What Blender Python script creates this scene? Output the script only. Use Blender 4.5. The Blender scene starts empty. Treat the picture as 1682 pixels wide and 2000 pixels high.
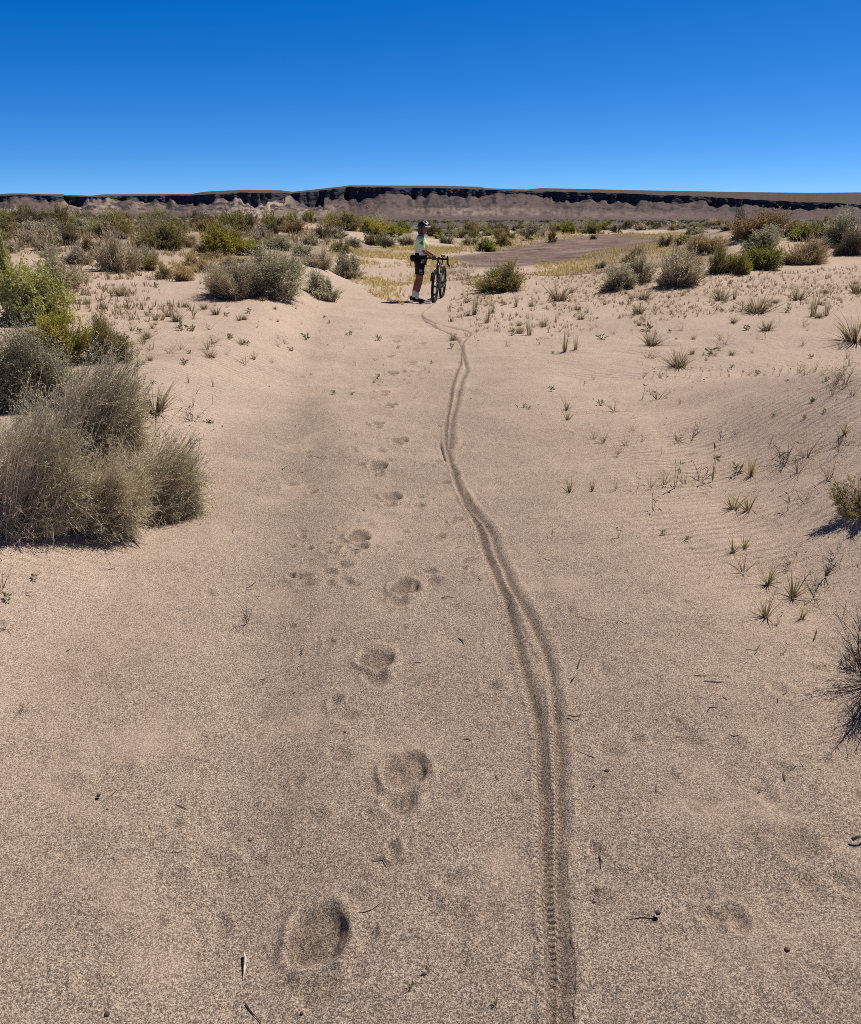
import bpy, bmesh, math, random
import numpy as np
from mathutils import Vector, Matrix, noise as mnoise
R = math.radians
S = bpy.context.scene
COL = S.collection

# ---------------------------------------------------------------- camera, sky, sun, exposure
CAM_H = 1.65
PITCH = R(20.3)
cd = bpy.data.cameras.new('camera'); cam = bpy.data.objects.new('camera', cd); COL.objects.link(cam)
cam.location = (0, 0, CAM_H); cam.rotation_euler = (math.pi/2 - PITCH, 0, 0)
cd.sensor_fit = 'VERTICAL'; cd.angle = 2*math.atan(1000/1555); cd.clip_start = 0.05; cd.clip_end = 30000
S.camera = cam

SUN_AZ, SUN_EL = R(52), R(57)          # azimuth clockwise from the viewing direction (+Y)
world = bpy.data.worlds.new('World'); S.world = world; world.use_nodes = True
wn, wl = world.node_tree.nodes, world.node_tree.links
bg = wn['Background']
sky = wn.new('ShaderNodeTexSky'); sky.sky_type = 'NISHITA'; sky.sun_disc = False
sky.sun_elevation = SUN_EL; sky.sun_rotation = SUN_AZ
sky.altitude = 1500; sky.air_density = 0.5; sky.dust_density = 0.0; sky.ozone_density = 3.0
# deep, polarised-looking desert blue: each channel of the sky is toned with a power curve
sc_ = wn.new('ShaderNodeSeparateColor'); cc_ = wn.new('ShaderNodeCombineColor'); wl.new(sky.outputs[0], sc_.inputs[0])
for ch, (k_, g_, o_) in enumerate(((.228, 1.6, -.25), (.605, 1.147, 0.), (1.73, .782, 0.))):
    pw = wn.new('ShaderNodeMath'); pw.operation = 'POWER'; pw.inputs[1].default_value = g_; wl.new(sc_.outputs[ch], pw.inputs[0])
    ma = wn.new('ShaderNodeMath'); ma.operation = 'MULTIPLY_ADD'; ma.inputs[1].default_value = k_; ma.inputs[2].default_value = o_; wl.new(pw.outputs[0], ma.inputs[0])
    mx0 = wn.new('ShaderNodeMath'); mx0.operation = 'MAXIMUM'; mx0.inputs[1].default_value = .02; wl.new(ma.outputs[0], mx0.inputs[0]); wl.new(mx0.outputs[0], cc_.inputs[ch])
tcw = wn.new('ShaderNodeTexCoord'); sxw = wn.new('ShaderNodeSeparateXYZ'); wl.new(tcw.outputs['Generated'], sxw.inputs[0])
zen = wn.new('ShaderNodeMapRange'); zen.interpolation_type = 'SMOOTHSTEP'     # sky above the frame dimmed to weaken blue fill in the shadows
for k_, v_ in zip(('From Min', 'From Max', 'To Min', 'To Max'), (.22, .60, 1., .22)): zen.inputs[k_].default_value = v_
wl.new(sxw.outputs['Z'], zen.inputs['Value'])
zm = wn.new('ShaderNodeMixRGB'); zm.blend_type = 'MULTIPLY'; zm.inputs[0].default_value = 1; wl.new(cc_.outputs[0], zm.inputs[1]); wl.new(zen.outputs[0], zm.inputs[2])
wl.new(zm.outputs[0], bg.inputs['Color'])
bg.inputs['Strength'].default_value = 0.10
sl = bpy.data.lights.new('sun', 'SUN'); sl.energy = 4.75; sl.angle = R(0.53); sl.color = (1.0, 0.94, 0.84)
so = bpy.data.objects.new('sun', sl); COL.objects.link(so)
sd = Vector((math.sin(SUN_AZ)*math.cos(SUN_EL), math.cos(SUN_AZ)*math.cos(SUN_EL), math.sin(SUN_EL)))
so.rotation_euler = sd.to_track_quat('Z', 'Y').to_euler(); so.location = (20, 10, 30)
S.view_settings.view_transform = 'Standard'; S.view_settings.look = 'None'
S.view_settings.exposure = 0.10; S.view_settings.gamma = 1.0
try:
    S.cycles.use_denoising = False; S.cycles.filter_width = 0.9; S.cycles.max_bounces = 6; S.cycles.transparent_max_bounces = 4
except Exception: pass

# ---------------------------------------------------------------- small helpers
def tag(o, label=None, cat=None, group=None, kind=None):
    if label: o['label'] = label
    if cat: o['category'] = cat
    if group: o['group'] = group
    if kind: o['kind'] = kind
    return o
def empty(name, loc=(0, 0, 0), rz=0.0):
    o = bpy.data.objects.new(name, None); COL.objects.link(o)
    o.location = loc; o.rotation_euler = (0, 0, rz); o.empty_display_size = .1
    return o
def link(name, me, parent=None, mats=()):
    o = bpy.data.objects.new(name, me); COL.objects.link(o)
    for m in mats:
        if m and m.name not in [x.name for x in me.materials if x]: me.materials.append(m)
    if parent: o.parent = parent
    return o
def np_mesh(name, V, F, attrs=None, smooth=False, mat_index=None):
    """V n*3, F m*k, attrs {name: n floats on points}"""
    me = bpy.data.meshes.new(name)
    V = np.asarray(V, np.float32); F = np.asarray(F, np.int32)
    n, (m, k) = len(V), F.shape
    me.vertices.add(n); me.vertices.foreach_set('co', V.ravel())
    me.loops.add(m*k); me.loops.foreach_set('vertex_index', F.ravel())
    me.polygons.add(m); me.polygons.foreach_set('loop_start', np.arange(0, m*k, k, dtype=np.int32))
    if smooth: me.polygons.foreach_set('use_smooth', np.ones(m, bool))
    if mat_index is not None: me.polygons.foreach_set('material_index', np.asarray(mat_index, np.int32))
    for a, v in (attrs or {}).items():
        at = me.attributes.new(a, 'FLOAT', 'POINT'); at.data.foreach_set('value', np.asarray(v, np.float32))
    me.update(); me.validate(clean_customdata=False)
    return me

# value noise on arrays
_rng = np.random.RandomState(11)
_P = _rng.permutation(512).astype(np.int64); _VAL = _rng.rand(512)
def vnoise(x, y, seed=0):
    x = np.asarray(x, float) + seed*17.31; y = np.asarray(y, float) + seed*9.77
    xi = np.floor(x).astype(np.int64); yi = np.floor(y).astype(np.int64)
    fx = x - xi; fy = y - yi; fx = fx*fx*fx*(fx*(fx*6-15)+10); fy = fy*fy*fy*(fy*(fy*6-15)+10)
    h = lambda a, b: _VAL[(_P[(a & 511)] + b*57 + (b*b & 63)) & 511]
    a, b, c, d = h(xi, yi), h(xi+1, yi), h(xi, yi+1), h(xi+1, yi+1)
    return (a*(1-fx)+b*fx)*(1-fy) + (c*(1-fx)+d*fx)*fy - 0.5
def fbm(x, y, o=4, seed=0, g=0.5):
    s, a = 0, 1.0
    for i in range(o):
        s = s + a*vnoise(x*2**i, y*2**i, seed+i); a *= g
    return s
def sst(a, b, x):
    t = np.clip((x-a)/(b-a), 0, 1); return t*t*(3-2*t)
def gss(x, y, cx, cy, sx, sy): return np.exp(-((x-cx)/sx)**2 - ((y-cy)/sy)**2)

# ---------------------------------------------------------------- materials
def mat(name, col=(.5,.5,.5), rough=.6, metal=0.0, spec=.3, var=0.0, scale=20.0, bump=0.0, bscale=80.0, col2=None):
    m = bpy.data.materials.new(name); m.use_nodes = True
    n, l = m.node_tree.nodes, m.node_tree.links; b = n['Principled BSDF']
    b.inputs['Roughness'].default_value = rough; b.inputs['Metallic'].default_value = metal
    b.inputs['Specular IOR Level'].default_value = spec
    tc = n.new('ShaderNodeTexCoord')
    nz = n.new('ShaderNodeTexNoise'); nz.inputs['Scale'].default_value = scale; nz.inputs['Detail'].default_value = 4
    l.new(tc.outputs['Object'], nz.inputs['Vector'])
    mx = n.new('ShaderNodeMixRGB')
    c2 = col2 or tuple(c*(1-var) for c in col); c1 = col if col2 else tuple(min(1, c*(1+var)) for c in col)
    mx.inputs[1].default_value = (*c1, 1); mx.inputs[2].default_value = (*c2, 1)
    rp = n.new('ShaderNodeValToRGB'); rp.color_ramp.elements[0].position = .38; rp.color_ramp.elements[1].position = .62
    l.new(nz.outputs['Fac'], rp.inputs[0]); l.new(rp.outputs[0], mx.inputs[0]); l.new(mx.outputs[0], b.inputs['Base Color'])
    if bump:
        n2 = n.new('ShaderNodeTexNoise'); n2.inputs['Scale'].default_value = bscale
        l.new(tc.outputs['Object'], n2.inputs['Vector'])
        bp = n.new('ShaderNodeBump'); bp.inputs['Strength'].default_value = bump; bp.inputs['Distance'].default_value = .01
        l.new(n2.outputs['Fac'], bp.inputs['Height']); l.new(bp.outputs[0], b.inputs['Normal'])
    return m

def plant_mat(name, a, b_, base=None, trans=.3, rough=.75):
    """colour varies leaf by leaf (attribute rnd) and from woody base to tip (attribute tt)"""
    m = bpy.data.materials.new(name); m.use_nodes = True
    n, l = m.node_tree.nodes, m.node_tree.links; p = n['Principled BSDF']
    at = n.new('ShaderNodeAttribute'); at.attribute_name = 'rnd'
    tt = n.new('ShaderNodeAttribute'); tt.attribute_name = 'tt'
    mx = n.new('ShaderNodeMixRGB'); mx.inputs[1].default_value = (*a, 1); mx.inputs[2].default_value = (*b_, 1)
    l.new(at.outputs['Fac'], mx.inputs[0])
    oi = n.new('ShaderNodeObjectInfo')
    hv = n.new('ShaderNodeHueSaturation')
    mr = n.new('ShaderNodeMapRange'); mr.inputs['To Min'].default_value = .82; mr.inputs['To Max'].default_value = 1.18
    l.new(oi.outputs['Random'], mr.inputs['Value']); l.new(mr.outputs[0], hv.inputs['Value'])
    out = mx.outputs[0]
    if base:
        m2 = n.new('ShaderNodeMixRGB'); m2.inputs[1].default_value = (*base, 1)
        rp = n.new('ShaderNodeMapRange'); rp.inputs['From Min'].default_value = .25; rp.inputs['From Max'].default_value = .7
        l.new(tt.outputs['Fac'], rp.inputs['Value']); l.new(rp.outputs[0], m2.inputs[0]); l.new(out, m2.inputs[2]); out = m2.outputs[0]
    l.new(out, hv.inputs['Color'])
    l.new(hv.outputs[0], p.inputs['Base Color']); p.inputs['Roughness'].default_value = rough
    p.inputs['Specular IOR Level'].default_value = .15
    if trans:
        tr = n.new('ShaderNodeBsdfTranslucent'); l.new(hv.outputs[0], tr.inputs['Color'])
        ms = n.new('ShaderNodeMixShader'); ms.inputs[0].default_value = trans
        l.new(p.outputs[0], ms.inputs[1]); l.new(tr.outputs[0], ms.inputs[2])
        l.new(ms.outputs[0], n['Material Output'].inputs['Surface'])
    return m
# ---------------------------------------------------------------- land form (metres; the photographer stands at 0,0)
def base_z(x, y):
    x = np.asarray(x, float); y = np.asarray(y, float)
    z = 0.14*fbm(x/6.0, y/6.0, 3, 3)*sst(1, 10, np.hypot(x, y)) + 0.045*fbm(x/1.3, y/1.3, 3, 8)
    far = 1 - sst(75, 150, y)
    # left bank: mounded sand held by the shrubs
    xl = -(1.15+0.05*np.clip(y, 0, 40)) + .25*vnoise(y/2.2, y*0+3, 5)
    dl = xl - x
    z = z + far*(0.29*sst(0, 1.0, dl) + .12*sst(.5, 3.2, dl) + .28*sst(2, 8, dl))
    z = z + 0.85*gss(x, y, -20, 50, 14, 15) + .35*gss(x, y, -10, 31, 5, 6) + .95*gss(x, y, -44, 62, 16, 18) + .45*gss(x, y, -7, 58, 6, 9)
    # right bank
    xr = 1.25+0.05*np.clip(y, 0, 40) + .3*vnoise(y/2.6, y*0+1, 9)
    dr = x - xr
    z = z + far*(0.52*sst(0.15, 1.8, dr)*(1-sst(5.5, 9, y)) + .16*sst(.3, 4, dr) + .16*sst(3, 9, dr)*sst(8, 16, y))
    z = z + 1.02*gss(x, y, 14.5, 33, 5.5, 8) + .55*gss(x, y, 24, 38, 7, 9) + .34*gss(x, y, 6.0, 21, 3.2, 3) + .22*gss(x, y, 1.9, 21.5, 1.3, 1.6)
    z = z + 0.25*gss(x, y, -2.6, 20, 1.1, 2.2) + .16*gss(x, y, -3.6, 15.6, 1.6, 1.6) 
    # wide gentle dip of the wheel track the photo is taken from
    z = z - .06*np.exp(-((x+.05)/.85)**2)*(1-sst(14, 22, y))
    # dark gravel flat drops a little, then the plain
    z = z + .25*fbm(x/40., y/40., 3, 21)*sst(40, 90, y)*(1-sst(140, 400, y)) - .3*sst(60, 140, y)
    # the left of the two old wheel ruts
    z = z - .06*np.exp(-((x+.34+.125*y)/.26)**2)*sst(.8, 1.6, y)*(1-sst(7, 11, y))
    return z
_sp, _cp = math.sin(PITCH), math.cos(PITCH)
def ray_dir(px, py):
    u, v = (px-841)/1555., (1000-py)/1555.
    return np.array([u, v*_sp + _cp, v*_cp - _sp])
_T = np.concatenate([np.linspace(.5, 12, 900), np.geomspace(12.02, 260, 1800)])
def ground(px, py, fallback=60.):
    """the spot of land seen at a place in the photo"""
    d = ray_dir(px, py); x, y, z = d[0]*_T, d[1]*_T, CAM_H + d[2]*_T
    hit = np.nonzero(z < base_z(x, y))[0]
    if len(hit):
        i = hit[0]; t = _T[i]
    else:
        t = fallback
    gx, gy = d[0]*t, d[1]*t
    return Vector((gx, gy, float(base_z(gx, gy))))
def depth(p): return p.y*_cp - (p.z-CAM_H)*_sp
def m_per_px(p): return depth(p)/1555.

# ---------------------------------------------------------------- tyre track and footprints, pressed into the sand
def path_world(pts):
    P = [ground(a, b) for a, b in pts]
    A = np.array([(p.x, p.y) for p in P])
    # smooth resample
    for _ in range(3):
        q = .75*A[:-1] + .25*A[1:]; r = .25*A[:-1] + .75*A[1:]
        B = np.empty((len(q)*2, 2)); B[0::2] = q; B[1::2] = r
        A = np.vstack([A[:1], B, A[-1:]])
    return A
TRACKS = [
 (path_world([(1086,2060),(1084,2000),(1080,1850),(1070,1700),(1066,1550),(1060,1450),(1045,1380),(1025,1300),(1000,1210),(975,1130),(945,1060),(925,1010),(905,970),(890,930),(880,900),(874,870),(872,830),(880,780),(886,740),(899,712),(903,690),(900,668),(880,652),(850,638),(826,625),(822,612),(838,601),(850,592)]), .020, .017),
 (path_world([(1102,2060),(1100,2000),(1098,1850),(1092,1700),(1094,1550),(1092,1450),(1088,1380),(1078,1300),(1052,1240),(1022,1180),(997,1130),(974,1080),(962,1045),(942,1014),(916,985),(900,955)]), .019, .014),
 (path_world([(879,880),(884,820),(892,790),(898,760),(905,735),(915,722),(908,705),(903,690),(902,672),(910,662),(920,655),(915,647),(892,642),(866,637),(838,628),(824,618)]), .025, .015),
 (path_world([(893,655),(868,648),(850,640),(838,633)]), .018, .010),
 (path_world([(858,865),(863,885),(870,905)]), .012, .012),
]
def seg_dist(x, y, A):
    """signed distance across and arc length along a polyline"""
    best = np.full(x.shape, 1e9); sgn = np.zeros(x.shape); arc = np.zeros(x.shape)
    L = 0.0
    for i in range(len(A)-1):
        a, b = A[i], A[i+1]; d = b-a; l = float(np.hypot(*d))
        if l < 1e-6: continue
        t = np.clip(((x-a[0])*d[0]+(y-a[1])*d[1])/(l*l), 0, 1)
        dx, dy = x-(a[0]+t*d[0]), y-(a[1]+t*d[1]); q = dx*dx+dy*dy
        w = q < best
        best[w] = q[w]; sgn[w] = np.sign(d[1]*dx[w]-d[0]*dy[w]); arc[w] = L + t[w]*l
        L += l
    return np.sqrt(best)*np.where(sgn == 0, 1, sgn), arc, L
STEPS = [  # photo x, y, length m, width m, toe turn deg, depth m, heel weight
 (622,1868,.30,.125,8,.030,.25),(790,1530,.31,.12,-6,.030,.55),(735,1305,.30,.115,4,.028,.5),(785,1160,.29,.11,-6,.030,.4),
 (702,1055,.27,.11,10,.028,.55),(763,978,.27,.11,-4,.026,.5),(738,915,.28,.11,4,.026,.4),(778,864,.28,.115,-6,.026,.5),
 (738,829,.27,.11,6,.024,.5),(760,793,.3,.13,-4,.025,.6),(749,768,.27,.12,6,.025,.5),(766,729,.28,.12,-4,.026,.5),
 (805,710,.27,.12,0,.022,.5),(760,697,.27,.12,0,.022,.4),(824,673,.28,.12,0,.022,.4),(772,668,.27,.12,0,.02,.4),(735,742,.2,.1,20,.014,.4),(795,640,.28,.12,0,.02,.4),(800,615,.28,.12,0,.02,.4)]
PAWS = [ # x, y, radius m, depth m
 (820,972,.035,.012),(835,966,.02,.010),(818,988,.045,.014),(845,975,.018,.01),(512,935,.036,.013),(500,955,.03,.012),(540,953,.03,.011),(525,962,.02,.008),
 (590,1048,.03,.010),(572,1068,.022,.013),(605,1072,.03,.013),(640,1060,.03,.012),(660,1072,.032,.016),(588,1130,.05,.012),(645,1140,.03,.008),(620,1038,.02,.008),
 (655,1375,.035,.012),(680,1405,.05,.008),(645,1255,.03,.010),(620,1245,.016,.008),(912,1098,.05,.010),(905,1112,.02,.009),(960,1345,.04,.009),(768,1660,.028,.012),(760,1685,.05,.007),
 (720,1590,.02,.006),(412,1680,.06,.008),(440,1715,.05,.007),(690,1750,.04,.006),(1480,1545,.05,.006),(1195,1465,.06,.008),(1245,1440,.03,.006),(1340,1430,.06,.007),(1430,1450,.05,.007),
 (1355,1585,.03,.006),(1460,1650,.06,.007),(1560,1650,.07,.009),(1420,1780,.035,.010),(1445,1800,.03,.009),(1395,1790,.03,.008),(1670,1553,.02,.008),(1520,1500,.04,.006),(1580,1725,.05,.008),(1640,1720,.05,.008),
 (1110,1195,.03,.007),(1085,1190,.025,.006),(885,1185,.03,.006),(1165,1660,.03,.008),(1175,1750,.04,.007),(1540,1930,.05,.006),(1640,1930,.06,.007),(260,1300,.08,.006),(120,1530,.07,.006),(410,1450,.07,.005),(870,1790,.07,.006),(930,1800,.08,.006),(1000,1560,.03,.006),
 (865,885,.02,.008),(880,875,.02,.007),(890,860,.03,.007),(905,870,.03,.006),(935,960,.02,.007)]
_q = random.Random(77)
for _ in range(90): PAWS.append((_q.uniform(560, 900), _q.uniform(640, 1150), _q.uniform(.018, .06), _q.uniform(.005, .013)))
for _ in range(60): PAWS.append((_q.uniform(150, 1650), _q.uniform(1150, 1990), _q.uniform(.015, .055), _q.uniform(.003, .008)))
def detail_z(x, y):
    z = np.zeros(x.shape); groove = np.zeros(x.shape); trs = np.zeros(x.shape); trm = np.zeros(x.shape)
    near = (y > .4) & (y < 22) & (np.abs(x) < 4)
    X, Y = x[near], y[near]; dz = np.zeros(X.shape); ts_ = np.zeros(X.shape); tm_ = np.zeros(X.shape)
    for k, (A, hw, dp0) in enumerate(TRACKS):
        lo, hi = A.min(0)-.4, A.max(0)+.4
        q = (X > lo[0]) & (X < hi[0]) & (Y > lo[1]) & (Y < hi[1])
        x_, y_ = X[q], Y[q]
        d, s, L = seg_dist(x_, y_, A)
        d = d + .006*vnoise(s*6, s*0, 40+k) + .012*vnoise(s*1.7, s*0+2, 44+k)
        w = hw*(1+.35*vnoise(s*2.2, s*0, 50+k))
        a = np.abs(d)
        end = sst(0, .1, s)*sst(0, .12, L-s)
        # steep left side, long right flank, a lip of pushed-up sand on both sides
        e = d/w; dp = dp0*1.2
        g = -dp*np.where(e < -.45, 1-sst(0, .75, -e-.45), 1-sst(0, 1.9, e+.45)) + dp*.24*np.exp(-((e+1.8)/.6)**2) + dp*.26*np.exp(-((e-2.1)/.7)**2)
        n_ = g*end
        mk = np.exp(-((e+.95)/.75)**4)*end*(1 if k < 2 else .5)
        o_s, o_m = ts_[q], tm_[q]; bet = mk > o_m
        ts_[q] = np.where(bet, s + .35*d, o_s); tm_[q] = np.where(bet, mk, o_m)
        n_ = n_ + .006*fbm(x_*22, y_*22, 2, 60+k)*np.exp(-(d/(w*2.2))**2)*end
        old = dz[q]; dz[q] = np.where(n_ < 0, np.minimum(old, n_), old + n_*(1-sst(0, .004, -old)))
    for i, (px, py, ln, wd, tw, dp, hw) in enumerate(STEPS):
        dp *= 1.15
        c = ground(px, py); t = R(-tw)
        q = (np.abs(X-c.x) < .4) & (np.abs(Y-c.y) < .4)
        x_, y_ = X[q]-c.x, Y[q]-c.y
        u = x_*math.cos(t)-y_*math.sin(t); v = x_*math.sin(t)+y_*math.cos(t)
        u = u + .012*vnoise(x_*18, y_*18, i); v = v + .02*vnoise(x_*14, y_*14, 20+i)
        et = np.hypot(u/(wd*.60), (v-ln*.20)/(ln*.30)); eh = np.hypot(u/(wd*.42), (v+ln*.30)/(ln*.22))
        vn = (v-ln*.20)/(ln*.30)
        toe = -dp*1.0*(1-sst(.66, 1.10, et + .22*fbm(x_*16, y_*16, 2, 120+i)))*np.where(vn > -.45, 1-.62*sst(-.45, 1.0, vn)**.8, sst(-1.1, -.45, vn))
        heel = -dp*hw*(1-sst(.4, 1.1, eh))
        rim = dp*.55*np.exp(-((et-1.25)/.22)**2)*(.6+.6*vnoise(x_*12, y_*12, 70+i)) + dp*.3*hw*np.exp(-((eh-1.3)/.25)**2)
        crumb = .006*fbm(x_*30, y_*30, 2, 90+i)*np.exp(-(np.hypot(u/(wd*1.1), v/(ln*.8)))**2)
        dz[q] += np.minimum(toe, heel) + rim*sst(.9, 1.1, et) + crumb
    for i, (px, py, r, dp) in enumerate(PAWS):
        c = ground(px, py); q = (np.abs(X-c.x) < 4*r) & (np.abs(Y-c.y) < 4*r)
        x_, y_ = X[q]-c.x, Y[q]-c.y; th = i*1.7
        e = np.hypot((x_*math.cos(th)-y_*math.sin(th))/r, (x_*math.sin(th)+y_*math.cos(th))/(r*.75)) + .5*vnoise(x_*25, y_*25, i)
        dz[q] += -dp*(1-sst(.3, 1.15, e)) + dp*.35*np.exp(-((e-1.4)/.3)**2)
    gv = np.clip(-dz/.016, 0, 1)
    # scuffed, lumpy sand
    r = np.hypot(X, Y)
    dz += (.010*fbm(X*3.2, Y*3.2, 3, 31) + .004*fbm(X*13, Y*13, 2, 33))*sst(.4, 1.5, r)
    wave = fbm(X*.9+Y*.35, Y*2.6, 3, 35)
    dz += .020*wave*(1-sst(10, 18, r))
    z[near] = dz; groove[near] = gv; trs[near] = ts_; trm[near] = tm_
    return z, groove, trs, trm

# ---------------------------------------------------------------- ground sheet: rings and spokes, finest where the sand is nearest
front = np.arange(-34, 34.001, .066)
a_deg = np.concatenate([np.arange(-180, -34, 3.0), front, np.arange(34.5, 180, 3.0)])
rr = [.6]
while rr[-1] < 26: rr.append(rr[-1]*1.0042)
while rr[-1] < 12000: rr.append(rr[-1]*1.022)
rr = np.array(rr); na, nr = len(a_deg), len(rr)
AA, RR = np.meshgrid(np.radians(a_deg), rr)
X, Y = RR*np.sin(AA), RR*np.cos(AA)
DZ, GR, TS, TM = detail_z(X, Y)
Z = base_z(X, Y) + DZ
Vt = np.stack([X.ravel(), Y.ravel(), Z.ravel()], 1)
Vt = np.vstack([Vt, [[0, 0, float(base_z(0., 0.))]]])
i = np.arange(nr-1)[:, None]*na; j = np.arange(na)[None]; jn = (j+1) % na
Fq = np.stack([i+j, i+jn, i+na+jn, i+na+j], -1).reshape(-1, 4)[:, ::-1]
cen = np.stack([np.full(na, nr*na), np.arange(na), (np.arange(na)+1) % na, (np.arange(na)+1) % na], 1)
# land masks -> attributes (what the ground is made of, place by place, with some painted shade)
xf, yf = Vt[:, 0], Vt[:, 1]
GRV = [ground(a, b) for a, b in [(884,533),(960,528),(1032,520),(1130,511),(1216,500),(1300,482),(1348,467),(1330,458),(1230,453),(1166,457),(1080,470),(1007,484),(930,494),(884,502)]]
def in_poly(x, y, P):
    c = np.zeros(x.shape, bool); n = len(P)
    for k in range(n):
        a, b = P[k], P[k-1]
        cond = ((a.y > y) != (b.y > y)) & (x < (b.x-a.x)*(y-a.y)/(b.y-a.y+1e-12)+a.x)
        c ^= cond
    return c
def poly_dist(x, y, P):
    A = np.array([(p.x, p.y) for p in P+P[:1]]); d, _, _ = seg_dist(x, y, A); d = np.abs(d)
    return np.where(in_poly(x, y, P), -d, d)
sel = (yf > 18) & (yf < 160) & (np.abs(xf) < 70)
gravel = np.zeros(len(xf))
pd = poly_dist(xf[sel], yf[sel], GRV)
gravel[sel] = 1-sst(-.8, .9, pd + 1.3*fbm(xf[sel]/1.2, yf[sel]/2.5, 4, 77))
plain = sst(110, 190, yf)
rad = np.hypot(xf, yf)
coarse = (1-sst(.7, 1.9, np.abs(xf+.0) + .6*fbm(xf/1.1, yf/2.2, 3, 81)))*(1-sst(5, 13, yf)) + .45*(1-sst(2.0, 4.5, rad))  # coarse path grit, plus painted darkening near the camera for vignetting and grain shade
coarse = np.clip(coarse*.8 + .45*np.exp(-((xf+.34+.125*yf)/.3)**2)*(1-sst(6, 12, yf)) + .35*fbm(xf*1.3, yf*.8, 3, 83), 0, 1)
ripple = sst(.7, 1.6, xf-.02*yf)*sst(2.4, 4.5, rad)*(1-sst(13, 20, rad))*np.clip(.7+1.6*fbm(xf/1.2, yf/1.2, 2, 85), 0, 1) + .6*sst(.2, 1., -xf-1.1)*sst(2.5, 4, rad)*(1-sst(9, 14, rad))
scrubby = sst(-.25, .2, fbm(xf/4., yf/7., 3, 91) + .35*sst(0, 12, -xf-.03*yf))*sst(19, 27, yf)*np.clip(sst(2, 4, np.abs(xf+.5))+sst(30, 40, yf), 0, 1)
land = np_mesh('sand', Vt, np.vstack([Fq, cen[:, ::-1]]) if False else Fq, dict(gravel=gravel, plain=plain, coarse=coarse, ripple=np.clip(ripple, 0, 1), scrubby=scrubby, groove=np.append(GR.ravel(), 0), tread_s=np.append(TS.ravel(), 0), tread_m=np.append(TM.ravel(), 0)), smooth=True)

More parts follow.
